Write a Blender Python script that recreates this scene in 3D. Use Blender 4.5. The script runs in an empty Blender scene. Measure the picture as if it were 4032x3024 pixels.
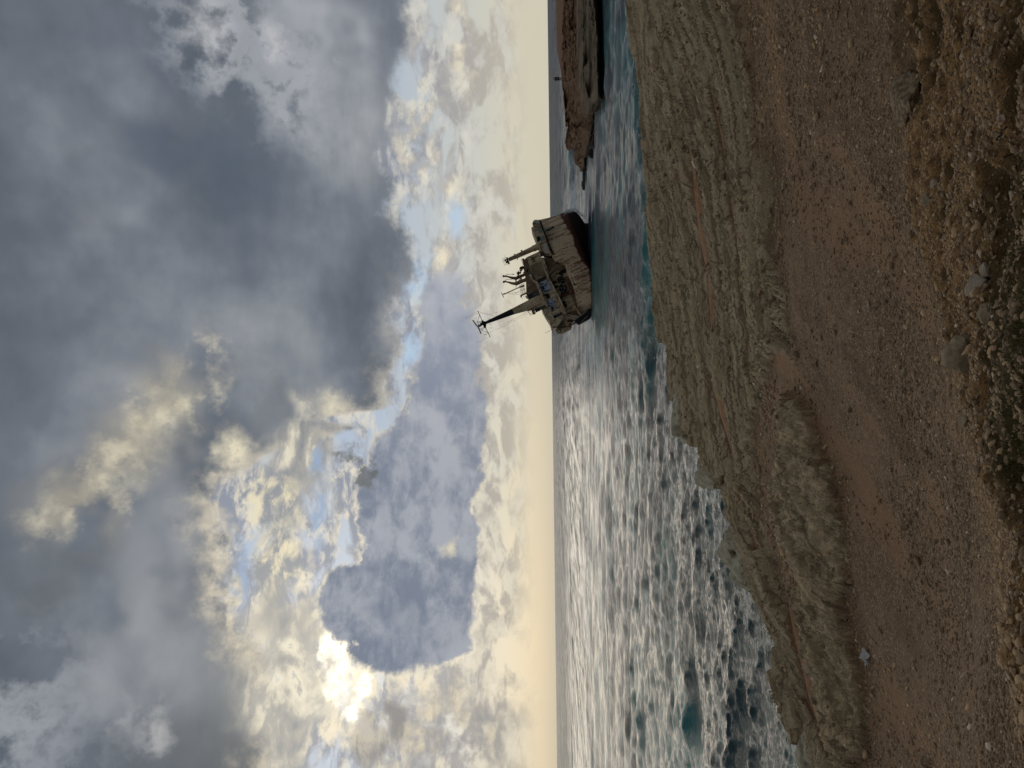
import bpy, bmesh, math, random
import numpy as np
from mathutils import Vector, Matrix

# ------------------------------------------------------------------ camera
SC = bpy.context.scene
COL = SC.collection
EYE = Vector((0.0, 0.0, 8.7))          # metres above the sea
FPX = 3028.0                           # focal length in photo pixels
TH = math.atan(158.0 / FPX)            # pitch
RO = math.atan(38.0 / 3024.0)          # small tilt of the horizon
_f = Vector((0, math.cos(TH), math.sin(TH)))
_u0 = Vector((0, -math.sin(TH), math.cos(TH)))
_r0 = Vector((1, 0, 0))
_r = _r0 * math.cos(RO) - _u0 * math.sin(RO)
_u = _r0 * math.sin(RO) + _u0 * math.cos(RO)
CX, CY, CZ = -_u, _r, -_f              # the photo is stored lying on its side
cam_d = bpy.data.cameras.new('camera')
cam = bpy.data.objects.new('camera', cam_d)
COL.objects.link(cam)
M = Matrix((CX, CY, CZ)).transposed().to_4x4()
M.translation = EYE
cam.matrix_world = M
cam_d.sensor_fit = 'HORIZONTAL'
cam_d.sensor_width = 36.0
cam_d.lens = FPX / 4032.0 * 36.0
cam_d.clip_start = 0.1
cam_d.clip_end = 60000.0
SC.camera = cam

def ray(X, Y):
    """viewing ray of photo pixel X, Y (4032 x 3024)"""
    d = _f + CX * ((X - 2016) / FPX) + CY * (-(Y - 1512) / FPX)
    return d

def azel(X, Y):
    d = ray(X, Y).normalized()
    return math.degrees(math.atan2(d.x, d.y)), math.degrees(math.asin(d.z))

def DA(xd, yd):
    """the same for reading off a 2212 px wide view"""
    return azel(xd * 1.8228, yd * 1.8228)

# ------------------------------------------------------------------ view
SC.view_settings.view_transform = 'Standard'
SC.view_settings.look = 'None'
SC.view_settings.exposure = 0.0
SC.view_settings.gamma = 1.0
SC.render.engine = 'CYCLES'
SC.cycles.use_denoising = True
SC.cycles.max_bounces = 6
SC.cycles.sample_clamp_indirect = 4.0

# ------------------------------------------------------------------ node helper
class NT:
    def __init__(self, tree):
        self.t = tree; self.n = tree.nodes; self.l = tree.links
    def put(self, sock, v):
        if isinstance(v, bpy.types.NodeSocket): self.l.new(v, sock)
        elif isinstance(v, bpy.types.Node): self.l.new(v.outputs[0], sock)
        else:
            try: sock.default_value = v
            except TypeError: sock.default_value = (v, v, v)
    def node(self, typ, ins=(), **kw):
        nd = self.n.new(typ)
        for k, v in kw.items(): setattr(nd, k, v)
        if isinstance(ins, dict):
            for k, v in ins.items(): self.put(nd.inputs[k], v)
        else:
            for i, v in enumerate(ins):
                if v is not None: self.put(nd.inputs[i], v)
        return nd
    def m(self, op, a, b=None, c=None, clamp=False):
        nd = self.node('ShaderNodeMath', (a, b, c), operation=op)
        nd.use_clamp = clamp
        return nd.outputs[0]
    def add(self, a, b): return self.m('ADD', a, b)
    def sub(self, a, b): return self.m('SUBTRACT', a, b)
    def mul(self, a, b): return self.m('MULTIPLY', a, b)
    def v(self, op, a, b=None, c=None):
        nd = self.n.new('ShaderNodeVectorMath'); nd.operation = op
        self.put(nd.inputs[0], a)
        if b is not None:
            self.put(nd.inputs[3] if op == 'SCALE' else nd.inputs[1], b)
        if c is not None: self.put(nd.inputs[2], c)
        return nd.outputs[1] if op in ('LENGTH', 'DOT_PRODUCT', 'DISTANCE') else nd.outputs[0]
    def rng(self, x, a, b, c=0.0, d=1.0, smooth=True):
        nd = self.n.new('ShaderNodeMapRange')
        nd.interpolation_type = 'SMOOTHSTEP' if smooth else 'LINEAR'
        nd.clamp = True
        for i, q in enumerate((x, a, b, c, d)): self.put(nd.inputs[i], q)
        return nd.outputs[0]
    def mix(self, f, a, b, blend='MIX'):
        nd = self.n.new('ShaderNodeMix'); nd.data_type = 'RGBA'; nd.blend_type = blend
        nd.clamp_factor = True
        self.put(nd.inputs[0], f)
        for s, q in ((nd.inputs[6], a), (nd.inputs[7], b)):
            if isinstance(q, (tuple, list)): q = (q[0], q[1], q[2], 1.0)
            self.put(s, q)
        return nd.outputs[2]
    def noise(self, vec, scale, detail=4.0, rough=0.5, lac=2.0, dist=0.0, out=0, typ='FBM'):
        nd = self.n.new('ShaderNodeTexNoise')
        nd.noise_type = typ
        nd.normalize = True
        if vec is not None: self.put(nd.inputs['Vector'], vec)
        nd.inputs['Scale'].default_value = scale
        nd.inputs['Detail'].default_value = detail
        nd.inputs['Roughness'].default_value = rough
        nd.inputs['Lacunarity'].default_value = lac
        nd.inputs['Distortion'].default_value = dist
        return nd.outputs[out]
    def voro(self, vec, scale, feature='F1', rand=1.0, out=0):
        nd = self.n.new('ShaderNodeTexVoronoi'); nd.feature = feature
        if vec is not None: self.put(nd.inputs['Vector'], vec)
        nd.inputs['Scale'].default_value = scale
        nd.inputs['Randomness'].default_value = rand
        return nd.outputs[out]
    def ramp(self, x, stops, interp='LINEAR'):
        nd = self.n.new('ShaderNodeValToRGB'); cr = nd.color_ramp; cr.interpolation = interp
        while len(cr.elements) < len(stops): cr.elements.new(0.5)
        for e, (p, c) in zip(cr.elements, stops):
            e.position = p
            e.color = (c[0], c[1], c[2], 1) if isinstance(c, (tuple, list)) else (c, c, c, 1)
        self.put(nd.inputs[0], x)
        return nd.outputs[0]

# ------------------------------------------------------------------ sky
SUN_AZ, SUN_EL = DA(738, 1425)
world = bpy.data.worlds.new('World')
SC.world = world
world.use_nodes = True

def build_sky():
    T = NT(world.node_tree); T.n.clear()
    tc = T.node('ShaderNodeTexCoord')
    D = tc.outputs['Generated']
    sep = T.node('ShaderNodeSeparateXYZ', (D,))
    x, y, z = sep.outputs
    R = 180 / math.pi
    az = T.mul(T.m('ARCTAN2', x, y), R)
    el = T.mul(T.m('ARCSINE', z), R)
    P = T.node('ShaderNodeCombineXYZ', (az, el, 0.0)).outputs[0]
    # cloud plane coordinates: features shrink towards the horizon
    zz = T.add(T.m('ABSOLUTE', z), 0.16)
    Q = T.node('ShaderNodeCombineXYZ', (T.m('DIVIDE', x, zz), T.m('DIVIDE', y, zz), T.mul(z, 2.0))).outputs[0]
    # domain warps (degrees)
    w1 = T.v('SCALE', T.v('SUBTRACT', T.noise(D, 7.0, 3.0, 0.5, out=1), (0.5, 0.5, 0.5)), 14.0)
    w2 = T.v('SCALE', T.v('SUBTRACT', T.noise(D, 22.0, 5.0, 0.6, out=1), (0.5, 0.5, 0.5)), 5.0)
    w3 = T.v('SCALE', T.v('SUBTRACT', T.noise(D, 60.0, 4.0, 0.6, out=1), (0.5, 0.5, 0.5)), 1.5)
    Ps = T.v('ADD', P, T.v('SCALE', w1, 0.45))                       # soft
    Pm = T.v('ADD', T.v('ADD', P, T.v('SCALE', w1, 0.35)), w2)       # billowy
    Pf = T.v('ADD', T.v('ADD', P, T.v('SCALE', w2, 0.45)), w3)       # crisp

    Pb = T.v('ADD', T.v('ADD', P, T.v('SCALE', w1, 0.18)), T.v('ADD', T.v('SCALE', w2, 0.38), T.v('SCALE', w3, 0.35)))
    chain = []
    def blob(V, xd, yd, rx, ry, rot=0.0, core=0.0, smooth=True):
        """soft ellipse: centre and radii in 2212 px view units; rx along the view's x (height), ry along its y"""
        a, e = DA(xd, yd)
        mp = T.n.new('ShaderNodeMapping'); mp.vector_type = 'TEXTURE'
        # each ellipse is evaluated after the one before (keeps the shader's stack small)
        if chain: V = T.v('MULTIPLY_ADD', chain[-1], (1e-9, 1e-9, 1e-9), V)
        T.put(mp.inputs[0], V)
        mp.inputs[1].default_value = (a, e, 0)
        mp.inputs[2].default_value = (0, 0, math.radians(rot))
        mp.inputs[3].default_value = (ry * 0.0345, rx * 0.0345, 1)
        chain.append(T.rng(T.v('LENGTH', mp.outputs[0]), 1.0, core, 0.0, 1.0, smooth))
        return chain[-1]
    def union(*b):
        r = b[0]
        for q in b[1:]: r = T.m('MAXIMUM', r, q)
        return r
    def curve(pts, lo_e=-5.0, hi_e=45.0):
        """elevation (deg) as a function of azimuth, from 2212 px view points"""
        ae = sorted(DA(a, b) for a, b in pts)
        st = []
        for a, e in ae:
            st.append(((a + 45) / 90.0, (e - lo_e) / (hi_e - lo_e)))
        rmp = T.ramp(T.m('MULTIPLY_ADD', az, 1 / 90.0, 0.5), st, 'B_SPLINE' if False else 'LINEAR')
        return T.m('MULTIPLY_ADD', rmp, hi_e - lo_e, lo_e)

    fb = T.noise(Q, 1.7, 8.0, 0.56)          # broad cloud structure
    fb2 = T.noise(Q, 4.2, 8.0, 0.6, dist=0.3)
    fine = T.noise(D, 34.0, 7.0, 0.62)
    soft = T.noise(D, 4.5, 4.0, 0.5)
    soft2 = T.noise(D, 11.0, 5.0, 0.55)

    # sun proximity (true angle)
    a, e = math.radians(SUN_AZ), math.radians(SUN_EL)
    S = (math.sin(a) * math.cos(e), math.cos(a) * math.cos(e), math.sin(e))
    cosS = T.v('DOT_PRODUCT', D, S)
    ang = T.mul(T.m('ARCCOSINE', T.m('MINIMUM', cosS, 0.99999)), R)
    near = T.m('EXPONENT', T.mul(T.m('POWER', T.mul(ang, 1 / 9.0), 2.0), -1.0))
    wide = T.m('EXPONENT', T.mul(ang, -1 / 16.0))

    # 0 clear air
    nis = T.n.new('ShaderNodeTexSky'); nis.sky_type = 'NISHITA'; nis.sun_disc = False
    nis.sun_elevation = math.radians(SUN_EL); nis.sun_rotation = math.radians(SUN_AZ)
    nis.air_density = 1.0; nis.dust_density = 1.0
    clear = T.v('SCALE', nis.outputs[0], 0.10)
    elc = T.rng(el, 0.0, 45.0, smooth=False)
    hz = T.ramp(elc, [(0.0, (0.62, 0.56, 0.42)), (0.05, (0.64, 0.60, 0.48)), (0.13, (0.56, 0.57, 0.54)), (0.3, (0.38, 0.47, 0.60)), (1.0, (0.34, 0.45, 0.62))])
    sky = T.mix(0.94, clear, hz)
    hole_col = sky

    # 1 mid broken cloud field
    lit = T.mix(wide, (0.60, 0.60, 0.57), (0.92, 0.80, 0.56))
    shade = T.mix(T.rng(el, 2.0, 12.0), (0.46, 0.42, 0.36), (0.25, 0.275, 0.34))
    DS = T.node('ShaderNodeVectorMath', (D, (1.0, 1.0, 2.0)), operation='MULTIPLY').outputs[0]
    fb2 = T.noise(DS, 12.0, 9.0, 0.60, dist=0.5)
    fb3 = T.noise(DS, 24.0, 8.0, 0.62, dist=0.4)
    m1 = T.rng(fb2, 0.40, 0.52)
    edge1 = T.mul(T.rng(fb3, 0.45, 0.60), T.rng(fine, 0.30, 0.60, 0.35, 1.0))
    c1 = T.mix(edge1, shade, lit)
    fade = T.rng(el, 0.9, 3.6)
    sky = T.mix(T.mul(T.mul(m1, fade), 0.92), sky, c1)

    # lit band clouds left of the frame bottom and over the sun
    bright = union(blob(Pm, 960, 420, 110, 190, 0), blob(Pm, 900, 230, 80, 260, 0), blob(Pm, 1010, 60, 60, 160), blob(Pf, 955, 560, 50, 70))
    sky = T.mix(T.mul(T.mul(bright, T.rng(fb2, 0.42, 0.62)), 0.8), sky, (0.92, 0.82, 0.60))
    bl = union(blob(Pf, 905, 610, 50, 80), blob(Pf, 885, 760, 40, 60), blob(Pf, 985, 470, 45, 60))
    sky = T.mix(T.mul(bl, 0.9), sky, (0.46, 0.60, 0.76))

    # warm clouds left of the sun
    wc = union(blob(Pm, 640, 1450, 200, 260), blob(Pm, 960, 1600, 260, 190), blob(Pm, 560, 1560, 150, 180))
    wt = T.rng(T.add(T.mul(soft2, 0.5), T.mul(fb3, 0.5)), 0.42, 0.60)
    sky = T.mix(wc, sky, T.mix(T.mul(wt, T.rng(fine, 0.3, 0.6)), (0.29, 0.29, 0.30), (0.66, 0.57, 0.41)))

    # 2 the high dark deck, its lower edge traced as elevation over azimuth
    edge = curve([(600, 2300), (600, 1659), (630, 1540), (585, 1440), (545, 1370), (515, 1320), (495, 1200), (478, 1080), (530, 1010), (640, 960), (700, 905), (800, 920), (850, 880),
                  (862, 780), (868, 680), (905, 590), (880, 500), (850, 430), (850, 330), (870, 200), (895, 80), (895, 0), (880, -500)])
    Psep = T.node('ShaderNodeSeparateXYZ', (w2,)).outputs[1]
    Psep1 = T.node('ShaderNodeSeparateXYZ', (w3,)).outputs[1]
    dd = T.add(T.sub(el, edge), T.add(T.mul(Psep, 0.9), T.mul(Psep1, 0.9)))
    deck = T.rng(dd, -0.4, 1.3)
    rim = T.mul(T.rng(dd, 3.2, 0.3), T.rng(fine, 0.30, 0.62))
    dv = T.add(T.add(T.mul(T.sub(soft, 0.5), 1.9), T.mul(T.sub(fb, 0.5), 1.1)), T.mul(T.sub(soft2, 0.5), 0.5))
    dcol = T.ramp(T.m('ADD', T.mul(dv, 0.9), 0.42, clamp=True), [(0.1, (0.088, 0.106, 0.132)), (0.42, (0.150, 0.172, 0.208)), (0.72, (0.265, 0.285, 0.315)), (1.0, (0.42, 0.43, 0.44))])
    # lighter and darker regions
    dcol = T.mix(T.mul(union(blob(Ps, 480, 420, 260, 380), blob(Ps, 330, 330, 230, 330)), 0.66), dcol, (0.088, 0.112, 0.150))
    dcol = T.mix(T.mul(blob(Ps, 100, 1330, 180, 330), 0.70), dcol, (0.115, 0.128, 0.145))
    dcol = T.mix(T.mul(blob(Ps, 60, 420, 230, 620), 0.5), dcol, (0.105, 0.115, 0.135))
    grey = union(blob(Pm, 500, 90, 190, 190), blob(Pm, 620, 150, 170, 220), blob(Ps, 700, 60, 150, 160))
    dcol = T.mix(T.mul(T.m('MULTIPLY', grey, 1.5, clamp=True), T.rng(soft2, 0.25, 0.60, 0.45, 0.75)), dcol, (0.40, 0.415, 0.45))
    dcol = T.mix(T.mul(union(blob(Pf, 450, 55, 60, 80), blob(Pf, 590, 90, 35, 60)), 0.5), dcol, (0.62, 0.62, 0.63))
    dcol = T.mix(T.mul(blob(Pm, 20, 1560, 230, 260), 0.75), dcol, (0.36, 0.38, 0.42))
    dcol = T.mix(T.mul(blob(Pm, 330, 1560, 60, 90), 0.7), dcol, (0.48, 0.48, 0.48))
    dcol = T.mix(T.mul(blob(Ps, 380, 1200, 190, 480), 0.55), dcol, (0.25, 0.27, 0.30))
    cream = union(blob(Pm, 440, 770, 70, 90), blob(Pm, 385, 840, 80, 110), blob(Pm, 335, 890, 90, 120), blob(Pm, 275, 985, 95, 115), blob(Pm, 130, 1110, 75, 110), blob(Pm, 210, 1060, 85, 110))
    dcol = T.mix(T.mul(cream, T.rng(soft2, 0.32, 0.60, 0.25, 1.0)), dcol, T.mix(T.rng(fine, 0.36, 0.62), (0.44, 0.40, 0.32), (0.80, 0.73, 0.55)))
    dcol = T.mix(T.mul(union(blob(Ps, 300, 1330, 110, 300), blob(Ps, 400, 1180, 90, 260)), 0.55), dcol, (0.33, 0.345, 0.37))
    dcol = T.mix(T.mul(blob(Pm, 545, 880, 90, 130), 0.6), dcol, (0.17, 0.185, 0.205))
    crs = union(blob(Ps, 400, 830, 130, 160), blob(Ps, 300, 950, 140, 180), blob(Ps, 170, 1090, 130, 160))
    dcol = T.mix(T.mul(crs, 0.55), dcol, (0.42, 0.38, 0.29))
    cr2 = union(blob(Pf, 500, 985, 50, 90), blob(Pf, 720, 880, 60, 50), blob(Pf, 490, 1160, 22, 90), blob(Pf, 500, 1300, 20, 90), blob(Pf, 690, 960, 50, 70))
    dcol = T.mix(T.mul(cr2, T.rng(fine, 0.28, 0.56, 0.3, 1.0)), dcol, (0.76, 0.69, 0.52))
    rimcol = T.mix(wide, (0.36, 0.37, 0.38), (1.10, 0.92, 0.60))
    dcol = T.mix(T.mul(rim, T.rng(az, 12.0, -6.0, 0.10, 0.85)), dcol, rimcol)
    sky = T.mix(deck, sky, dcol)

    puf = union(blob(Ps, 620, 1180, 150, 330), blob(Ps, 660, 1000, 110, 200), blob(Ps, 620, 1500, 130, 260))
    pb = T.add(T.mul(fb2, 0.65), T.mul(fb3, 0.35))
    pcol = T.ramp(pb, [(0.40, (0.76, 0.71, 0.56)), (0.455, (0.62, 0.58, 0.48)), (0.50, (0.40, 0.39, 0.36)), (0.60, (0.25, 0.265, 0.285))])
    sky = T.mix(T.mul(T.m('MULTIPLY', puf, 1.7, clamp=True), T.rng(pb, 0.36, 0.41, 0.25, 1.0)), sky, pcol)
    # gaps over the big cloud: blue windows
    win = union(blob(Pf, 518, 1250, 24, 110), blob(Pf, 690, 1120, 22, 120, 0), blob(Pf, 690, 1000, 24, 55))
    sky = T.mix(win, sky, T.mix(T.rng(fb3, 0.52, 0.66), (0.30, 0.40, 0.56), (0.70, 0.65, 0.54)))
    # swirl cloud between the windows
    sw = union(blob(Pf, 590, 1080, 80, 100), blob(Pf, 570, 1230, 34, 80), blob(Pf, 610, 1200, 50, 130))
    sky = T.mix(T.m('MULTIPLY', sw, 1.6, clamp=True), sky, T.mix(T.rng(fb3, 0.44, 0.62), (0.28, 0.30, 0.33), (0.78, 0.70, 0.50)))

    # 5 the glow round the hidden sun
    sunw = blob(Pb, 742, 1440, 85, 150)
    sky = T.mix(T.mul(sunw, T.rng(fb3, 0.36, 0.58, 0.15, 0.75)), sky, (1.15, 1.04, 0.78))
    sunb = union(blob(Pf, 712, 1385, 24, 95, 0), blob(Pf, 736, 1450, 30, 70), blob(Pf, 785, 1495, 16, 60), blob(Pf, 765, 1540, 22, 30))
    glowc = T.v('SCALE', (1.0, 0.86, 0.60), T.add(T.mul(near, 0.16), T.mul(wide, 0.02)))
    sky = T.v('ADD', sky, T.v('SCALE', glowc, T.rng(el, 1.0, 10.0, 0.0, 1.0)))
    sky = T.mix(T.mul(sunb, T.rng(fine, 0.36, 0.60, 0.10, 1.0)), sky, (2.6, 2.35, 1.8))

    # 3 the big cloud mass in front
    big = union(blob(Pb, 862, 1300, 178, 178, 0, 0.62), blob(Pb, 905, 1130, 140, 250, 12, 0.7), blob(Pb, 955, 930, 104, 250, 0, 0.65), blob(Pb, 845, 1405, 72, 66, 0, 0.4),
                blob(Pb, 945, 1380, 80, 66, 0, 0.4), blob(Pb, 965, 740, 92, 200, 0, 0.3))
    bigm = T.rng(big, 0.08, 0.46)
    brim = T.mul(T.mul(T.rng(big, 0.62, 0.15), T.rng(az, 9.0, -2.0, 0.15, 0.8)), T.rng(fb3, 0.36, 0.56, 0.15, 1.0))
    bshade = T.mix(T.rng(T.add(T.mul(soft2, 0.45), T.add(T.mul(fb3, 0.35), T.mul(fine, 0.2))), 0.42, 0.58), (0.205, 0.235, 0.30), (0.385, 0.405, 0.45))
    bshade = T.mix(T.mul(blob(Pf, 975, 1190, 26, 34), 0.8), bshade, (0.78, 0.70, 0.50))
    bshade = T.mix(T.mul(blob(Ps, 880, 1330, 150, 130), 0.4), bshade, (0.17, 0.20, 0.265))
    brc = T.v('SCALE', (1.0, 0.88, 0.64), T.rng(ang, 26.0, 4.0, 0.50, 1.25))
    bshade = T.mix(T.mul(T.rng(az, -8.0, 9.0), 0.75), bshade, T.mix(T.rng(soft2, 0.36, 0.66), (0.31, 0.34, 0.42), (0.50, 0.515, 0.55)))
    bcol = T.mix(T.mul(brim, T.rng(fine, 0.28, 0.5)), bshade, brc)
    sky = T.mix(bigm, sky, bcol)
    # small dark cloud and the one at the left edge
    sc = union(blob(Pm, 765, 1000, 62, 66, 0, 0.2), blob(Pf, 790, 1030, 34, 30, 0, 0.2))
    sky = T.mix(T.rng(sc, 0.12, 0.75), sky, T.mix(T.rng(soft2, 0.4, 0.6), (0.15, 0.162, 0.172), (0.235, 0.245, 0.25)))
    lc = union(blob(Pb, 785, 1600, 52, 75, 0, 0.3), blob(Pf, 855, 1560, 44, 55, 0, 0.3))
    lcc = T.mix(T.rng(lc, 0.35, 0.08, 0, 0.7), T.mix(T.rng(fb3, 0.4, 0.62), (0.30, 0.285, 0.265), (0.56, 0.50, 0.40)), (0.95, 0.82, 0.58))
    sky = T.mix(T.rng(lc, 0.03, 0.8, 0, 0.85), sky, lcc)
    # veil at the horizon
    veil = T.m('EXPONENT', T.mul(T.m('MAXIMUM', el, 0.0), -1 / 1.7))
    vcol = T.mix(T.rng(az, 30.0, -30.0), (0.62, 0.59, 0.48), (0.60, 0.53, 0.40))
    sky = T.mix(T.mul(veil, 0.88), sky, vcol)
    # behind the camera: plain grey overcast
    back = T.rng(y, 0.25, -0.15)
    bc = T.ramp(T.m('MULTIPLY_ADD', T.sub(soft, 0.5), 1.2, 0.5, clamp=True), [(0.2, (0.15, 0.165, 0.195)), (0.8, (0.33, 0.34, 0.36))])
    sky = T.mix(back, sky, bc)
    below = T.rng(z, -0.002, -0.02)
    sky = T.mix(below, sky, (0.05, 0.06, 0.07))
    bg = T.node('ShaderNodeBackground', (sky, 1.0))
    out = T.n.new('ShaderNodeOutputWorld')
    T.l.new(bg.outputs[0], out.inputs[0])
build_sky()
world.cycles.sampling_method = 'MANUAL'
world.cycles.sample_map_resolution = 1024

# ------------------------------------------------------------------ sun, veiled by the cloud
sd = bpy.data.lights.new('sun', 'SUN')
sd.energy = 0.5
sd.angle = math.radians(42)
sd.color = (1.0, 0.90, 0.74)
sun = bpy.data.objects.new('sun', sd)
COL.objects.link(sun)
_a, _e = math.radians(SUN_AZ), math.radians(SUN_EL)
sun.rotation_euler = Vector((math.sin(_a) * math.cos(_e), math.cos(_a) * math.cos(_e), math.sin(_e))).to_track_quat('Z', 'Y').to_euler()

# ------------------------------------------------------------------ helpers
rng = np.random.default_rng(7)
random.seed(7)

def tag(o, label=None, cat=None, group=None, kind=None):
    if label: o['label'] = label
    if cat: o['category'] = cat
    if group: o['group'] = group
    if kind: o['kind'] = kind
    return o

def link_mesh(name, verts, faces, mat=None, parent=None, smooth=True, attrs=None):
    """numpy verts (n,3) and faces (m,k)"""
    me = bpy.data.meshes.new(name)
    verts = np.asarray(verts, dtype=np.float32); faces = np.asarray(faces, dtype=np.int32)
    me.vertices.add(len(verts)); me.vertices.foreach_set('co', verts.ravel())
    k = faces.shape[1]
    me.loops.add(faces.size); me.loops.foreach_set('vertex_index', faces.ravel())
    me.polygons.add(len(faces))
    me.polygons.foreach_set('loop_start', np.arange(0, faces.size, k, dtype=np.int32))
    if smooth: me.polygons.foreach_set('use_smooth', np.ones(len(faces), dtype=bool))
    me.update(calc_edges=True)
    if attrs:
        for an, arr in attrs.items():
            a = me.attributes.new(an, 'FLOAT', 'POINT')
            a.data.foreach_set('value', np.asarray(arr, dtype=np.float32).ravel())
    if mat: me.materials.append(mat)
    o = bpy.data.objects.new(name, me); COL.objects.link(o)
    if parent: o.parent = parent
    return o

def grid_faces(nr, nc):
    i = np.arange(nr - 1)[:, None] * nc + np.arange(nc - 1)[None, :]
    return np.stack([i, i + 1, i + nc + 1, i + nc], axis=-1).reshape(-1, 4)

def empty(name, loc=(0, 0, 0), rz=0.0):
    o = bpy.data.objects.new(name, None); COL.objects.link(o)
    o.location = loc; o.rotation_euler = (0, 0, rz); o.empty_display_size = 0.1
    return o

def mat(name):
    m = bpy.data.materials.new(name); m.use_nodes = True
    T = NT(m.node_tree); T.n.clear()
    out = T.n.new('ShaderNodeOutputMaterial')
    b = T.n.new('ShaderNodeBsdfPrincipled')
    b.inputs['Specular IOR Level'].default_value = 0.22
    T.l.new(b.outputs[0], out.inputs[0])
    return m, T, b, out

# value noise in numpy (periodic lattice, smooth)
_lat = rng.random((256, 256, 16)).astype(np.float32)
def vnoise(x, y, seed=0):
    k = seed % 16
    x = np.asarray(x, dtype=np.float64) + seed * 17.3; y = np.asarray(y, dtype=np.float64) + seed * 9.7
    xi = np.floor(x).astype(np.int64); yi = np.floor(y).astype(np.int64)
    fx = x - xi; fy = y - yi
    fx = fx * fx * fx * (fx * (fx * 6 - 15) + 10); fy = fy * fy * fy * (fy * (fy * 6 - 15) + 10)
    L = _lat[:, :, k]
    a = L[xi & 255, yi & 255]; b = L[(xi + 1) & 255, yi & 255]
    c = L[xi & 255, (yi + 1) & 255]; d = L[(xi + 1) & 255, (yi + 1) & 255]
    return (a * (1 - fx) + b * fx) * (1 - fy) + (c * (1 - fx) + d * fx) * fy - 0.5
def fbm(x, y, oct=4, gain=0.5, seed=0):
    s = 0; a = 1.0
    for i in range(oct):
        s = s + a * vnoise(x, y, seed + i); x = x * 2.03; y = y * 2.03; a *= gain
    return s
def ss(x, a, b):
    t = np.clip((x - a) / (b - a), 0, 1); return t * t * (3 - 2 * t)

def pl_dist(px, py, pts):
    """signed distance to a polyline (positive on its right side) and the arc length"""
    pts = np.asarray(pts, float); best = np.full(px.shape, 1e9); sg = np.zeros(px.shape); arc = np.zeros(px.shape); L = 0
    for (ax, ay), (bx, by) in zip(pts[:-1], pts[1:]):
        dx, dy = bx - ax, by - ay; l2 = dx * dx + dy * dy; l = math.sqrt(l2)
        t = np.clip(((px - ax) * dx + (py - ay) * dy) / l2, 0, 1)
        qx, qy = px - ax - t * dx, py - ay - t * dy
        d = np.hypot(qx, qy); m = d < best
        best = np.where(m, d, best); sg = np.where(m, np.sign(dy * qx - dx * qy), sg); arc = np.where(m, L + t * l, arc); L += l
    return best * sg, arc

def in_poly(px, py, pts):
    """soft inside: signed distance, positive inside"""
    pts = list(pts); inside = np.zeros(px.shape, bool); best = np.full(px.shape, 1e9)
    for (ax, ay), (bx, by) in zip(pts, pts[1:] + pts[:1]):
        cond = ((ay > py) != (by > py)) & (px < (bx - ax) * (py - ay) / (by - ay + 1e-12) + ax)
        inside ^= cond
        dx, dy = bx - ax, by - ay
        t = np.clip(((px - ax) * dx + (py - ay) * dy) / (dx * dx + dy * dy + 1e-9), 0, 1)
        best = np.minimum(best, np.hypot(px - ax - t * dx, py - ay - t * dy))
    return np.where(inside, best, -best)

# ------------------------------------------------------------------ shore terrain
def at_z(X, Y, z):
    d = ray(X, Y); t = (z - EYE.z) / d.z
    return (EYE.x + d.x * t, EYE.y + d.y * t)
_edge_px = [(3252, 3024), (3235, 2994), (3136, 2952), (3098, 2828), (3070, 2704), (3028, 2513), (2987, 2331), (2955, 2300), (2905, 2100), (2870, 2010), (2829, 1903), (2778, 1800),
            (2730, 1712), (2680, 1679), (2660, 1580), (2643, 1390), (2606, 1331), (2585, 1166), (2564, 994), (2548, 745), (2531, 580), (2531, 414), (2515, 290), (2490, 166), (2477, 0)]
ZE = 3.5
coast = [(-26.0, -40.0), (-17.0, -12.0), (-11.5, 4.0), (-9.0, 10.0)] + [at_z(X, Y, ZE) for X, Y in _edge_px] + [(40.0, 55.0), (70.0, 66.0), (110.0, 70.0)]

def z_base(x, y):
    s, arc = pl_dist(x, y, coast)
    si = np.clip(s, 0, None)
    z = ZE + 0.075 * np.minimum(si, 16) + 0.02 * np.clip(si - 16, 0, 40)
    k = ss(y + 0.10 * x, 10.5, 0.6)
    z = z * (1 - k) + (7.12) * k
    return z, s, arc

def to_ground(X, Y):
    d = ray(X, Y); d = d / d.y
    ys = np.linspace(1.2, 60, 4000)
    xs = EYE.x + d.x * ys; zs = EYE.z + d.z * ys
    zb, _, _ = z_base(xs, ys)
    i = np.argmax(zs < zb)
    return float(xs[i]), float(ys[i])

strike = [(-16.0, -12.0), (-9.5, 4.0)] + [to_ground(X, Y) for X, Y in [(3300, 2990), (3277, 2787), (3190, 2560), (3090, 2300), (2920, 1994), (2862, 1580), (2796, 1000), (2780, 828), (2710, 560), (2630, 273), (2560, 0)]] + [(60.0, 62.0), (110.0, 66.0)]
_rock_poly = [(2300, -900), (2960, -500), (2925, 0), (2960, 250), (2985, 500), (3030, 760), (3060, 1000), (3085, 1180), (3100, 1400), (3040, 1480), (2985, 1560), (2965, 1700), (2960, 1850), (2985, 2000),
              (3040, 2120), (3100, 2300), (3150, 2480), (3190, 2620), (3230, 2800), (3270, 3024), (3400, 3500), (3250, 3600), (2300, 3024)]
rock_poly = [to_ground(X, Y) if 0 <= Y <= 3024 and X > 2700 else at_z(max(X, 2440), Y, ZE) for X, Y in _rock_poly]
_out_poly = [(3118, 1520), (3150, 1560), (3190, 1640), (3225, 1720), (3250, 1800), (3290, 1880), (3320, 1960), (3330, 2080), (3345, 2200), (3350, 2300), (3345, 2420), (3350, 2520), (3390, 2650), (3400, 2800), (3420, 2880), (3400, 3024),
             (3300, 3024), (3290, 2860), (3260, 2700), (3205, 2500), (3180, 2340), (3130, 2200), (3100, 2080), (3085, 1950), (3100, 1800), (3095, 1660)]
out_poly = [to_ground(X, Y) for X, Y in _out_poly]
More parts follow.
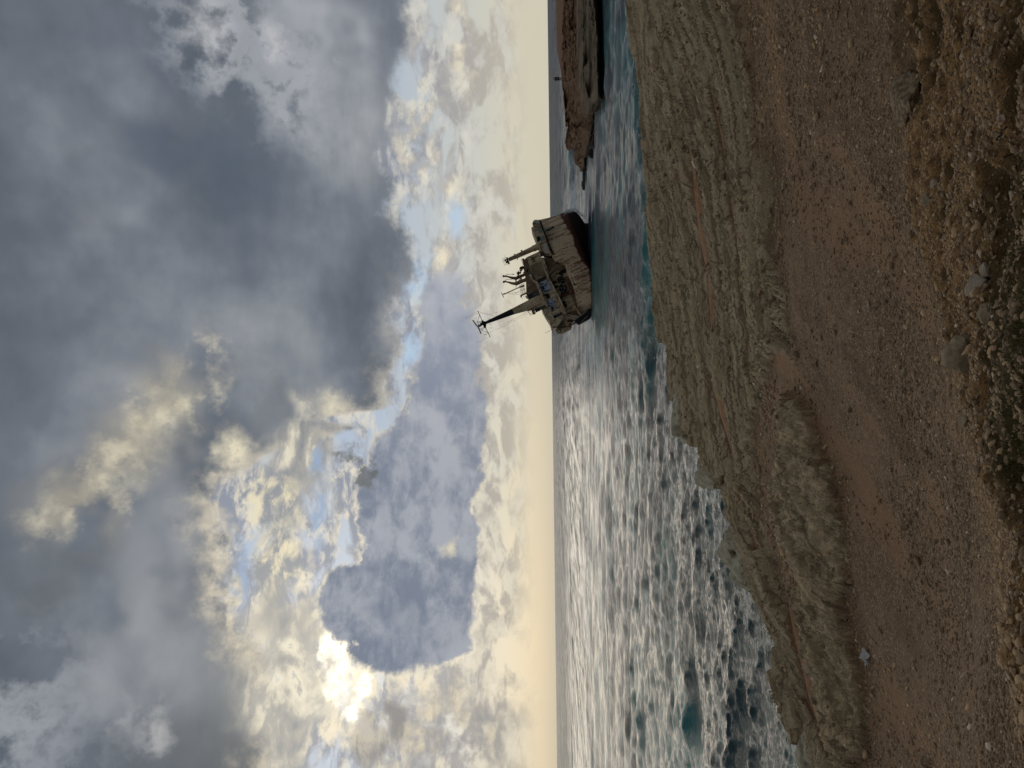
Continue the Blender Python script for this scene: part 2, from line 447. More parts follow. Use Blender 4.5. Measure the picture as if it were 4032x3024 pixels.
_bands = [([(2680, 380), (2695, 440), (2722, 640), (2752, 910), (2790, 1080), (2798, 1300), (2804, 1512), (2845, 1650), (2886, 1785), (2925, 1950), (2955, 2077), (2975, 2160)], 0.34, 1.0),
          ([(2785, 300), (2795, 350), (2840, 550), (2886, 870), (2922, 1090), (2945, 1300), (2962, 1500)], 0.17, 0.9),
          ([(3040, 2020), (3065, 2120), (3105, 2350), (3145, 2560), (3185, 2740), (3240, 2900), (3300, 3024), (3340, 3150)], 0.27, 1.0),
          ([(2605, 250), (2612, 300), (2640, 480), (2663, 640), (2668, 760)], 0.22, 0.8), ([(2660, 1150), (2690, 1400), (2712, 1560), (2760, 1750)], 0.12, 0.7)]
BANDS = [([to_ground(X, Y) for X, Y in b_], w_, s_) for b_, w_, s_ in _bands]
def sand_bands(x, y):
    r = np.zeros(np.shape(x))
    for pts, w, st in BANDS:
        d, arc = pl_dist(x, y, pts)
        tot = sum(math.dist(p, q) for p, q in zip(pts[:-1], pts[1:]))
        wd = 1.35 * w * (0.25 + 0.75 * ss(arc, 0, tot * 0.3) * ss(arc, tot, tot * 0.8)) * (1 + 0.7 * fbm(x * 0.9, y * 0.9, 3, 0.5, 28))
        r = np.maximum(r, st * np.exp(-(np.abs(d) / np.maximum(wd, 0.05)) ** 2.5))
    return r
def _edge_curve(px):
    g_ = sorted((p[0] / p[1], p[1]) for p in [to_ground(X, Y) for X, Y in px])
    return [q[0] for q in g_], [q[1] for q in g_]
_bk = _edge_curve([(3545, 0), (3530, 300), (3560, 600), (3620, 900), (3680, 1100), (3770, 1350), (3850, 1600), (3930, 1850), (4020, 2150)])
_mk = _edge_curve([(4020, 850), (3945, 1000), (3925, 1250), (3935, 1500), (3950, 1750), (4010, 1950)])
def bank_edge(x, y):
    return np.interp(x / np.maximum(y, 0.3), _bk[0], _bk[1])
# bench: the level patch under the soil bank
def terrain(x, y, full=False):
    z, s, arc = z_base(x, y)
    q, qa = pl_dist(x, y, strike)
    dr = in_poly(x, y, rock_poly)
    do = in_poly(x, y, out_poly)
    wob = 0.55 * fbm(x * 0.55, y * 0.55, 3, 0.5, 3)
    inland = ss(s, -0.2, 0.3)
    rock = ss(dr + wob * 1.3 + 0.25 * fbm(x * 3.1, y * 3.1, 3, 0.6, 5), -0.35, 0.25)
    outc = ss(do + 0.35 * fbm(x * 2.3, y * 2.3, 5, 0.65, 9), -0.06, 0.16)
    # tilted beds: saw-tooth ridges along the strike
    qq = q + 0.22 * fbm(qa * 0.12, q * 0.3, 2, 0.5, 1) + 0.07 * fbm(qa * 0.6, q * 0.9, 3, 0.55, 2) + 0.05 * fbm(qa * 2.6, q * 1.5, 3, 0.6, 5)
    tooth = 0; hard = 0
    for per, amp, ph, sd in ((1.9, 0.36, 0.2, 11), (0.83, 0.19, 0.55, 12), (0.37, 0.085, 0.1, 13), (0.17, 0.045, 0.7, 14)):
        t = (qq / per + ph) % 1.0
        w = np.where(t < 0.80, t / 0.80, (1 - t) / 0.20)
        k = 0.65 + 0.7 * (fbm(qa * 0.10, np.floor(qq / per + ph) * 7.7, 2, 0.5, sd) + 0.25)
        tooth = tooth + amp * (w - 0.5) * np.clip(k, 0.15, 1.6)
    rough = 0.15 * fbm(qa * 0.28, q * 5.0, 4, 0.62, 23) + 0.05 * np.abs(fbm(qa * 1.5, q * 14, 3, 0.6, 24)) + 0.035 * fbm(x * 2.1, y * 2.1, 5, 0.62, 4) + 0.07 * np.abs(fbm(x * 6.0, y * 6.0, 3, 0.6, 6))
    rough = rough - 0.05 * ss(np.abs(fbm(qa * 1.1, q * 3.2, 4, 0.55, 29)), 0.06, 0.0) - 0.03 * ss(fbm(x * 7, y * 7, 2, 0.5, 30), 0.12, 0.3)
    zr = z + tooth + rough + 0.05
    # sand fills the hollows
    sandlvl = z - 0.22 + 0.05 * fbm(x * 0.2, y * 0.2, 2, 0.5, 8)
    trough = sand_bands(x, y)
    zr = zr - (0.22 + 0.85 * (tooth + rough)) * np.clip(trough * 1.3, 0, 1)
    sandlvl = sandlvl + 0.24 * trough
    sand_in = np.maximum(ss(sandlvl - zr, -0.02, 0.05), ss(trough, 0.35, 0.6) * ss(sandlvl - zr, -0.14, -0.02))
    zr = np.maximum(zr, sandlvl - 0.02)
    zg = z + 0.05 * fbm(x * 0.5, y * 0.5, 3, 0.5, 7) + 0.012 * fbm(x * 4, y * 4, 3, 0.6, 10) + 0.008 * fbm(x * 19, y * 19, 2, 0.6, 3)
    # shallow beach ridges parallel to the shore
    zg = zg + 0.04 * np.sin(q * 2.1 + 2 * fbm(x * .2, y * .2, 2, .5, 2)) * ss(np.hypot(x, y), 4.0, 8.0)
    zz = zg * (1 - rock) + zr * rock
    nod = np.abs(fbm(x * 2.6, y * 2.6, 4, 0.55, 21))
    tilt = ss(do, -0.1, 1.3)
    zo = z + 0.16 + 0.30 * tilt + 0.9 * tooth + 0.16 * (0.35 - nod * 1.5) + rough * 0.8 + 0.06 * fbm(x * 7, y * 7, 3, 0.6, 22)
    zz = zz * (1 - outc) + np.maximum(zo, zg) * outc
    # soil bank at the feet: clods, hollows
    yb = bank_edge(x, y)
    near = ss(y + 0.9 * fbm(x * 0.8, y * 0.8, 3, 0.5, 15), yb + 0.30, yb - 0.30)
    hol = fbm(x * 1.25, y * 1.25, 4, 0.55, 16)
    zz = zz + near * (0.05 + 0.16 * hol + 0.10 * np.abs(fbm(x * 2.7, y * 2.7, 3, 0.55, 25)) - 0.12 * ss(hol, -0.02, -0.35) + 0.045 * fbm(x * 9, y * 9, 3, 0.6, 17))
    zz = zz + (1 - rock) * (1 - near) * 0.03 * fbm(x * 1.5, y * 1.5, 4, 0.6, 26)
    moss = ss(-hol + 0.25 * fbm(x * 5, y * 5, 3, 0.6, 18), 0.0, 0.22)
    tt = x / np.maximum(y, 0.3)
    ym = np.interp(tt, _mk[0], _mk[1])
    moss = np.maximum(moss * 0.85, ss(y, ym + 0.10, ym - 0.12) * ss(tt, -0.18, -0.10) * ss(tt, 0.26, 0.18))
    # cliff into the sea
    cl = s + 0.5 * fbm(x * 0.9, y * 0.9, 4, 0.6, 19)
    drop = ss(-cl, 0.0, 1.6)
    zsea = -2.5
    step = ZE * 0.55 * ss(-cl, 0.0, 0.18) + (ZE * 0.45 + 2.5) * ss(-cl, 0.9, 1.7)
    zz = zz - step
    zz = np.where(cl < -1.7, zsea, zz)
    rockm = np.clip(np.maximum(rock * (1 - sand_in), outc) + ss(-cl, 0, 0.1), 0, 1)
    sand = np.clip(rock * sand_in * (1 - outc), 0, 1) * (1 - ss(-cl, 0, .1))
    if full: return zz, rockm, sand, near, moss, outc, qq, qa
    return zz, rockm, sand, near, moss, outc, qq

def zt(x, y):
    return float(terrain(np.array([x], float), np.array([y], float))[0][0])

TR, TA = 1000, 1000
_fine_r = 1.3 * (75 / 1.3) ** (np.arange(TR) / (TR - 1.0))
_rr = np.concatenate([[0.05, 0.5, 0.9], _fine_r, [85, 100, 120]])
_aa = np.radians(np.concatenate([np.linspace(-180, -41, 50), np.linspace(-40, 40, TA), np.linspace(41, 180, 50)]))
RR, AA = np.meshgrid(_rr, _aa, indexing='ij')
tx, ty = RR * np.sin(AA), RR * np.cos(AA)
tz, t_rock, t_sand, t_near, t_moss, t_out, t_q, t_qa = terrain(tx.ravel(), ty.ravel(), True)

def ground_mat():
    m, T, b, out = mat('shore_ground')
    geo = T.n.new('ShaderNodeNewGeometry'); Pp = geo.outputs['Position']
    at = lambda n: T.node('ShaderNodeAttribute', (), attribute_name=n).outputs['Fac']
    rock, sand, near, moss, outc, q = at('rock'), at('sand'), at('near'), at('moss'), at('outc'), at('q')
    n1 = T.noise(Pp, 0.8, 6, 0.6); n2 = T.noise(Pp, 6.0, 6, 0.65); n3 = T.noise(Pp, 40.0, 5, 0.7)
    # gravel: mottled brown with pebbles of several tones
    vc = T.voro(Pp, 42.0, out=1); vd = T.voro(Pp, 42.0, out=0)
    vs = T.node('ShaderNodeSeparateColor', (vc,)).outputs[0]
    vcol = T.ramp(vs, [(0.0, (0.06, 0.045, 0.031)), (0.5, (0.19, 0.145, 0.10)), (0.8, (0.30, 0.245, 0.18)), (1.0, (0.46, 0.41, 0.33))])
    base = T.ramp(n2, [(0.3, (0.085, 0.064, 0.043)), (0.7, (0.190, 0.146, 0.102))])  # soil kept dark: shadow gaps between pebbles put into the base colour
    grav = T.mix(T.mul(T.rng(n3, 0.35, 0.6), 0.75), base, vcol)
    grav = T.mix(T.rng(n1, 0.45, 0.68, 0.0, 0.55), grav, (0.235, 0.168, 0.118))
    gb = T.noise(T.node('ShaderNodeCombineXYZ', (T.mul(q, 1.1), T.m('MULTIPLY_ADD', n1, 1.0, T.mul(at('qa'), 0.16)), 0.0)).outputs[0], 1.0, 5, 0.6)
    grav = T.mix(T.rng(gb, 0.50, 0.64, 0, 0.65), grav, (0.255, 0.175, 0.112))
    grav = T.mix(T.rng(gb, 0.47, 0.34, 0, 0.55), grav, (0.085, 0.064, 0.044))
    soil = T.mix(T.rng(n2, 0.35, 0.65), (0.080, 0.052, 0.024), (0.27, 0.185, 0.090))
    soil = T.mix(T.rng(n3, 0.5, 0.7, 0, 0.6), soil, (0.30, 0.225, 0.14))
    grav = T.mix(near, grav, soil)
    grav = T.mix(T.mul(T.mul(moss, near), T.rng(n2, 0.30, 0.55, 0.3, 0.92)), grav, (0.038, 0.034, 0.013))
    # layered rock
    lay = T.node('ShaderNodeCombineXYZ', (T.mul(q, 6.0), T.mul(T.add(n1, n2), 0.5), T.mul(n3, 0.4))).outputs[0]
    ln = T.noise(lay, 1.3, 5, 0.62)
    rc = T.ramp(ln, [(0.30, (0.155, 0.130, 0.090)), (0.42, (0.275, 0.245, 0.18)), (0.52, (0.40, 0.365, 0.28)), (0.60, (0.23, 0.20, 0.145)), (0.72, (0.34, 0.315, 0.245))])
    rc = T.mix(T.rng(n2, 0.48, 0.7, 0, 0.5), rc, (0.46, 0.43, 0.34))
    rc = T.mix(T.rng(n1, 0.5, 0.75, 0, 0.5), rc, (0.20, 0.185, 0.15))
    # joints and broken bed edges
    qa = at('qa')
    jv = T.node('ShaderNodeCombineXYZ', (T.m('MULTIPLY_ADD', n2, 0.45, T.mul(q, 2.6)), T.m('MULTIPLY_ADD', n1, 1.2, T.mul(qa, 0.35)), 0.0)).outputs[0]
    joint = T.rng(T.voro(jv, 1.0, 'DISTANCE_TO_EDGE'), 0.0, 0.05)
    fv_ = T.node('ShaderNodeCombineXYZ', (T.m('MULTIPLY_ADD', n2, 0.5, T.mul(q, 8.0)), T.m('MULTIPLY_ADD', n2, 0.5, T.mul(qa, 0.30)), T.mul(n3, 0.35))).outputs[0]
    lf = T.noise(fv_, 1.0, 4, 0.65)
    rc = T.mix(T.rng(lf, 0.50, 0.60, 0, 0.6), rc, (0.50, 0.465, 0.37))
    rc = T.mix(T.rng(lf, 0.47, 0.36, 0, 0.7), rc, (0.13, 0.105, 0.07))
    rc = T.mix(T.mul(T.sub(1.0, joint), 0.6), rc, (0.09, 0.072, 0.048))
    oc = T.mix(T.rng(n2, 0.35, 0.65), (0.30, 0.27, 0.20), (0.56, 0.50, 0.38))
    oc = T.mix(T.rng(lf, 0.48, 0.38, 0, 0.6), oc, (0.16, 0.14, 0.10))
    oc = T.mix(T.mul(T.sub(1.0, joint), 0.5), oc, (0.10, 0.085, 0.06))
    rc = T.mix(outc, rc, oc)
    crack = T.noise(Pp, 3.0, 6, 0.7, typ='RIDGED_MULTIFRACTAL') if False else n3
    rc = T.mix(T.rng(crack, 0.52, 0.40, 0, 0.45), rc, (0.13, 0.105, 0.07))
    sc = T.mix(T.rng(n2, 0.3, 0.7), (0.21, 0.130, 0.080), (0.29, 0.19, 0.120))
    col = T.mix(rock, grav, rc)
    col = T.mix(sand, col, sc)
    col = T.mix(1.0, col, T.mix(T.m('MAXIMUM', rock, outc), (1.40, 1.17, 0.93), (1.62, 1.39, 1.09)), 'MULTIPLY')
    T.put(b.inputs['Base Color'], col)
    T.put(b.inputs['Roughness'], 0.9)
    b.inputs['Specular IOR Level'].default_value = 0.25
    h = T.add(T.mul(n2, T.m('MULTIPLY_ADD', rock, 0.16, 0.06)), T.mul(n3, T.m('MULTIPLY_ADD', rock, 0.03, 0.022)))
    h = T.add(h, T.mul(T.mul(T.rng(vd, 0.6, 0.0), T.sub(1.0, rock)), 0.012))
    h = T.add(h, T.mul(T.mul(ln, rock), 0.12))
    h = T.add(h, T.mul(T.mul(T.add(T.mul(lf, 0.14), T.mul(joint, 0.06)), rock), 1.0))
    bp = T.node('ShaderNodeBump', {'Height': h, 'Strength': 0.9, 'Distance': 1.0})
    T.put(b.inputs['Normal'], bp.outputs[0])
    return m
M_GROUND = ground_mat()
gv = np.stack([tx.ravel(), ty.ravel(), tz], axis=-1)
ground = link_mesh('ground', gv, grid_faces(len(_rr), len(_aa)), M_GROUND,
                   attrs={'rock': t_rock, 'sand': t_sand, 'near': t_near, 'moss': t_moss, 'outc': t_out, 'q': t_q, 'qa': t_qa})
tag(ground, kind='structure')

# ------------------------------------------------------------------ sea
def sea_mesh():
    rr = np.concatenate([[6.0, 10.0], 1 / np.linspace(1 / 13.0, 1 / 3000.0, 1150)[:1149], [3500, 4500, 6500, 10000, 18000, 45000]])
    aa = np.radians(np.concatenate([np.linspace(-180, -36, 40), np.linspace(-34, 34, 1000), np.linspace(36, 180, 40)]))
    R_, A_ = np.meshgrid(rr, aa, indexing='ij')
    x, y = R_ * np.sin(A_), R_ * np.cos(A_)
    dr = np.gradient(rr)[:, None] * np.ones_like(x)
    lim = np.maximum(np.minimum(dr, 7.0), R_ * math.radians(68 / 1000.0)) * 2.2
    z = np.zeros_like(x); ox = np.zeros_like(x); oy = np.zeros_like(x)
    g = np.random.default_rng(3)
    # swell runs towards the shore; chop around it
    for i in range(150):
        lam = 0.26 * (60 / 0.26) ** (g.random() ** 1.1)
        th = math.radians(-98 + g.normal() * (18 if lam > 6 else 28))
        amp = 0.0056 * lam ** 0.84 * (0.5 + g.random()) * (0.75 if lam > 9 else 1.0)
        if lam > 16: amp *= 0.40
        kx, ky = math.cos(th) * 2 * math.pi / lam, math.sin(th) * 2 * math.pi / lam
        ph = kx * x + ky * y + g.random() * 6.283
        w = np.clip((lam / lim - 0.8) / 0.8, 0, 1)
        # wave groups
        grp = 0.65 + 0.7 * (vnoise(x / (lam * 5) + i, y / (lam * 5), i) + 0.5)
        a = amp * w * grp
        z += a * np.sin(ph); c = 1.15 * a * np.cos(ph)
        ox += c * math.cos(th); oy += c * math.sin(th)
    # a breaking swell behind the headland and one near the shore
    def swell(x0, y0, x1, y1, width, amp):
        nonlocal z
        L = math.hypot(x1 - x0, y1 - y0); ux, uy = (x1 - x0) / L, (y1 - y0) / L
        t = (x - x0) * ux + (y - y0) * uy; n = -(x - x0) * uy + (y - y0) * ux
        n = n + 1.5 * np.sin(t * 0.13)
        env = ss(t, -4, 8) * ss(t, L + 4, L - 8)
        z += amp * env * np.exp(-np.where(n > 0, (n / (width * 1.8)) ** 2, (n / width) ** 2))
    swell(40, 262, 120, 300, 5.0, 1.7)
    swell(-4, 56, 9, 58, 0.9, 0.42)
    swell(-12, 38, -5, 41, 0.8, 0.40)
    swell(-18, 47, -10, 49, 0.9, 0.40)
    swell(-3, 43, 3, 45, 0.8, 0.34)
    ox = np.clip(ox, -2, 2); oy = np.clip(oy, -2, 2)
    v = np.stack([(x + ox).ravel(), (y + oy).ravel(), z.ravel()], axis=-1)
    return v, grid_faces(len(rr), len(aa)), z.ravel()

def sea_mat():
    m, T, b, out = mat('sea_water')
    geo = T.n.new('ShaderNodeNewGeometry'); Pp = geo.outputs['Position']
    sp = T.node('ShaderNodeSeparateXYZ', (Pp,)); x, y, z = sp.outputs
    dist = T.v('LENGTH', T.node('ShaderNodeCombineXYZ', (x, y, 0.0)).outputs[0])
    flat = T.node('ShaderNodeCombineXYZ', (x, T.mul(y, 1.0), 0.0)).outputs[0]
    warp = T.v('ADD', flat, T.v('SCALE', T.noise(flat, 0.35, 2, 0.5, out=1), 1.2))
    def wn(s, sy, det, ro):
        return T.noise(T.node('ShaderNodeVectorMath', (warp, (s, s * sy, 1.0)), operation='MULTIPLY').outputs[0], 1.0, det, ro)
    r1 = wn(2.0, 1.6, 5, 0.66)
    r2 = wn(0.28, 1.7, 5, 0.6)
    r3 = wn(0.05, 2.2, 5, 0.6)
    s1 = T.sub(1.0, T.m('ABSOLUTE', T.mul(T.sub(r1, 0.5), 2.6)))
    s2 = T.sub(1.0, T.m('ABSOLUTE', T.mul(T.sub(r2, 0.5), 2.6)))
    h = T.add(T.mul(s1, T.rng(dist, 20.0, 110.0, 0.080, 0.20, False)), T.mul(s2, T.rng(dist, 25.0, 120.0, 0.08, 0.55, False)))
    r4 = wn(6.5, 1.9, 4, 0.65)
    h = T.add(h, T.mul(T.sub(1.0, T.m('ABSOLUTE', T.mul(T.sub(r4, 0.5), 2.6))), T.rng(dist, 15.0, 90.0, 0.026, 0.05, False)))
    h = T.add(h, T.mul(r3, T.rng(dist, 150.0, 900.0, 0.0, 9.0, False)))
    bp = T.node('ShaderNodeBump', {'Height': h, 'Strength': 0.85, 'Distance': 1.0})
    # foam
    def patch(cx, cy, rx, ry, rot=0.0):
        mp = T.n.new('ShaderNodeMapping'); mp.vector_type = 'TEXTURE'
        T.put(mp.inputs[0], flat); mp.inputs[1].default_value = (cx, cy, 0); mp.inputs[2].default_value = (0, 0, math.radians(rot)); mp.inputs[3].default_value = (rx, ry, 1)
        return T.rng(T.v('LENGTH', mp.outputs[0]), 1.0, 0.2)
    g1_, g2_ = on_sea(2345, 1110), on_sea(2560, 1010)
    tp1 = patch(g1_[0], g1_[1], 26, 16); tp2 = patch(g2_[0], g2_[1], 12, 6, 20)
    # water body: dark blue offshore, teal in the shallows and in the breaking swell
    teal = T.rng(T.noise(flat, 0.045, 4, 0.6), 0.46, 0.62)
    near = T.rng(dist, 130.0, 30.0)
    deep = T.mix(near, (0.016, 0.030, 0.050), (0.010, 0.042, 0.048))
    body = T.mix(T.mul(teal, T.rng(dist, 320.0, 120.0)), deep, (0.014, 0.150, 0.150))
    body = T.mix(T.m('MULTIPLY', T.m('MAXIMUM', tp1, tp2), 0.9, clamp=True), body, (0.016, 0.170, 0.165))
    crest = T.rng(z, 0.35, 1.6)
    body = T.mix(crest, body, (0.030, 0.20, 0.21))
    fn = T.noise(flat, 0.55, 7, 0.68); fn2 = T.noise(flat, 2.2, 6, 0.7)
    fm = None
    for c in FOAM:
        p = T.mul(patch(*c[:5]), c[5]); fm = p if fm is None else T.m('MAXIMUM', fm, p)
    foam = T.rng(T.add(fm, T.mul(T.sub(T.add(T.mul(fn, 0.6), T.mul(fn2, 0.4)), 0.5), 2.4)), 0.50, 0.95)
    foam = T.mul(foam, T.rng(fm, 0.02, 0.15))
    caps = T.mul(T.rng(fn2, 0.66, 0.76), T.mul(T.rng(T.noise(flat, 0.12, 3, 0.6), 0.52, 0.68), 0.45))
    foam = T.m('MAXIMUM', foam, caps)
    col = T.mix(foam, body, (0.62, 0.66, 0.66))
    T.put(b.inputs['Base Color'], col)
    T.put(b.inputs['Roughness'], T.m('MULTIPLY_ADD', foam, 0.6, T.rng(dist, 30.0, 700.0, 0.11, 0.36, False)))
    b.inputs['IOR'].default_value = 1.333
    b.inputs['Specular IOR Level'].default_value = 0.5
    # far out the waves are smaller than a pixel: tilt the normals directly instead of bumping
    def tilt(sx, sy, k):
        c = T.noise(T.node('ShaderNodeVectorMath', (flat, (sx, sy, 1.0)), operation='MULTIPLY').outputs[0], 1.0, 4.0, 0.65, out=1)
        return T.node('ShaderNodeVectorMath', (T.v('SUBTRACT', c, (0.5, 0.5, 0.5)), (k * 0.55, k, 0.0)), operation='MULTIPLY').outputs[0]
    fv = T.v('ADD', T.v('ADD', tilt(0.45, 0.6, 2.4), tilt(0.16, 0.022, 3.4)), tilt(0.02, 0.004, 1.0))
    fv = T.v('NORMALIZE', T.v('ADD', T.v('SCALE', fv, T.rng(dist, 60.0, 420.0, 0.15, 1.0)), bp.outputs[0]))
    T.put(b.inputs['Normal'], fv)
    return m
# foam patches: x, y, radius along, radius across, rotation, strength
def on_sea(X, Y):
    return at_z(X, Y, 0.0)
_f1 = on_sea(2262, 790); _f2 = on_sea(2290, 640); _f3 = on_sea(2250, 470); _f4 = on_sea(2590, 1290)
_f5 = on_sea(2975, 2380); _f6 = on_sea(2225, 560); _f7 = on_sea(2850, 2110); _f8 = on_sea(3200, 3000); _f9 = on_sea(2320, 1010)
_wash = [on_sea(X, Y) for X, Y in [(2480, 60), (2520, 330), (2528, 500), (2555, 900), (2598, 1250), (2640, 1460), (2655, 1600), (2735, 1760), (2825, 1930), (2960, 2340), (3020, 2520), (3080, 2760), (3130, 2960)]]
FOAM = [(a_ + 0.0, b_ + 0.8, 2.6, 1.5, 35, 0.55) for a_, b_ in _wash] + [(_f1[0] - 6, _f1[1], 26, 34, 0, 1.0), (_f2[0], _f2[1], 16, 22, 0, 1.0), (_f3[0] + 5, _f3[1], 20, 40, 0, 1.0), (_f4[0], _f4[1], 5, 9, 30, 0.62),
        (_f5[0], _f5[1], 4, 7, 20, 0.5), (_f7[0], _f7[1], 5, 6, 20, 0.5), (_f8[0], _f8[1], 3, 4, 0, 0.6), (_f9[0] + 2, _f9[1] - 2, 16, 4, 0, 0.55)]
_sv, _sf, _sz = sea_mesh()
sea = link_mesh('sea', _sv, _sf, sea_mat())
tag(sea, kind='structure')

# ------------------------------------------------------------------ small builders
def obj_bm(name, bm, m=None, parent=None, smooth=False):
    bmesh.ops.recalc_face_normals(bm, faces=bm.faces[:])
    me = bpy.data.meshes.new(name); bm.to_mesh(me); bm.free()
    if smooth:
        for p in me.polygons: p.use_smooth = True
    if m: me.materials.append(m)
    o = bpy.data.objects.new(name, me); COL.objects.link(o)
    if parent: o.parent = parent
    return o
def add_bar(bm, a, b, r0, r1=None, n=8, flat=1.0):
    a = Vector(a); b = Vector(b); r1 = r0 if r1 is None else r1
    d = (b - a).normalized(); s = d.orthogonal().normalized() if abs(d.y) > 0.9 else d.cross(Vector((0, 1, 0))).normalized()
    t = d.cross(s).normalized()
    ra, rb = [], []
    for i in range(n):
        w = 2 * math.pi * (i + 0.5) / n; c, q = math.cos(w), math.sin(w) * flat
        ra.append(bm.verts.new(a + s * (r0 * c) + t * (r0 * q))); rb.append(bm.verts.new(b + s * (r1 * c) + t * (r1 * q)))
    for i in range(n):
        bm.faces.new((ra[i], ra[(i + 1) % n], rb[(i + 1) % n], rb[i]))
    bm.faces.new(ra[::-1]); bm.faces.new(rb)
def add_path(bm, pts, r, n=6):
    for a, b in zip(pts[:-1], pts[1:]): add_bar(bm, a, b, r, None, n)
def add_slab(bm, front, back):
    f = [bm.verts.new(p) for p in front]; b = [bm.verts.new(p) for p in back]; n = len(f)
    bm.faces.new(f); bm.faces.new(b[::-1])
    for i in range(n): bm.faces.new((f[i], b[i], b[(i + 1) % n], f[(i + 1) % n]))
def add_ball(bm, c, r, sub=2, sc=(1, 1, 1)):
    g = bmesh.ops.create_icosphere(bm, subdivisions=sub, radius=r)
    for v in g['verts']: v.co = Vector((v.co.x * sc[0], v.co.y * sc[1], v.co.z * sc[2])) + Vector(c)

# ------------------------------------------------------------------ headland
def pix_at(X, Y, dist):
    d = ray(X, Y); t = dist / d.y
    return np.array([EYE.x + d.x * t, dist, EYE.z + d.z * t])
HL = [  # Y, back of plateau, top edge, foot of crag, lip of ledge, base of ledge, notch, waterline: (X, distance)
    (-700, (2186, 240), (2212, 138), (2268, 124), (2274, 118), (2338, 110), (2362, 116), 2385),
    (-300, (2187, 240), (2214, 142), (2270, 128), (2276, 122), (2340, 115), (2364, 120), 2383),
    (0, (2189, 240), (2217, 146), (2270, 134), (2277, 127), (2341, 118), (2364, 123), 2379),
    (100, (2191, 238), (2216, 147), (2271, 134), (2278, 127), (2347, 118), (2366, 123), 2380),
    (200, (2194, 230), (2214, 152), (2273, 134), (2280, 127), (2350, 118), (2367, 123), 2381),
    (260, (2205, 220), (2207, 160), (2277, 135), (2284, 127), (2352, 118), (2368, 123), 2382),
    (310, (2214, 210), (2212, 165), (2279, 136), (2286, 127), (2352, 118), (2368, 123), 2382),
    (360, (2220, 205), (2217, 162), (2283, 138), (2289, 128), (2352, 119), (2368, 123), 2381),
    (395, (2224, 200), (2220, 162), (2286, 140), (2292, 130), (2355, 121), (2372, 123), 2380),
    (418, (2228, 200), (2224, 162), (2290, 144), (2300, 138), (2350, 131), (2360, 133), 2366),
    (450, (2232, 195), (2228, 163), (2290, 150), (2310, 147), (2335, 145), (2340, 146), 2345),
    (500, (2246, 190), (2243, 165), (2285, 152), (2312, 150), (2334, 147), (2338, 148), 2343),
    (520, (2240, 188), (2236, 168), (2285, 156), (2308, 152), (2332, 148), (2336, 150), 2341),
    (545, (2260, 188), (2256, 170), (2288, 160), (2304, 156), (2322, 154), (2328, 156), 2333),
    (590, (2270, 190), (2265, 176), (2285, 172), (2298, 170), (2312, 168), (2318, 168), 2324),
    (620, (2272, 192), (2268, 180), (2285, 178), (2294, 176), (2302, 175), (2304, 176), 2309),
    (650, (2296, 196), (2288, 184), (2293, 183), (2297, 182), (2302, 181), (2304, 181), 2309),
    (668, (2310, 196), (2303, 185), (2305, 184.5), (2307, 184), (2308, 183), (2309, 183), 2312)]
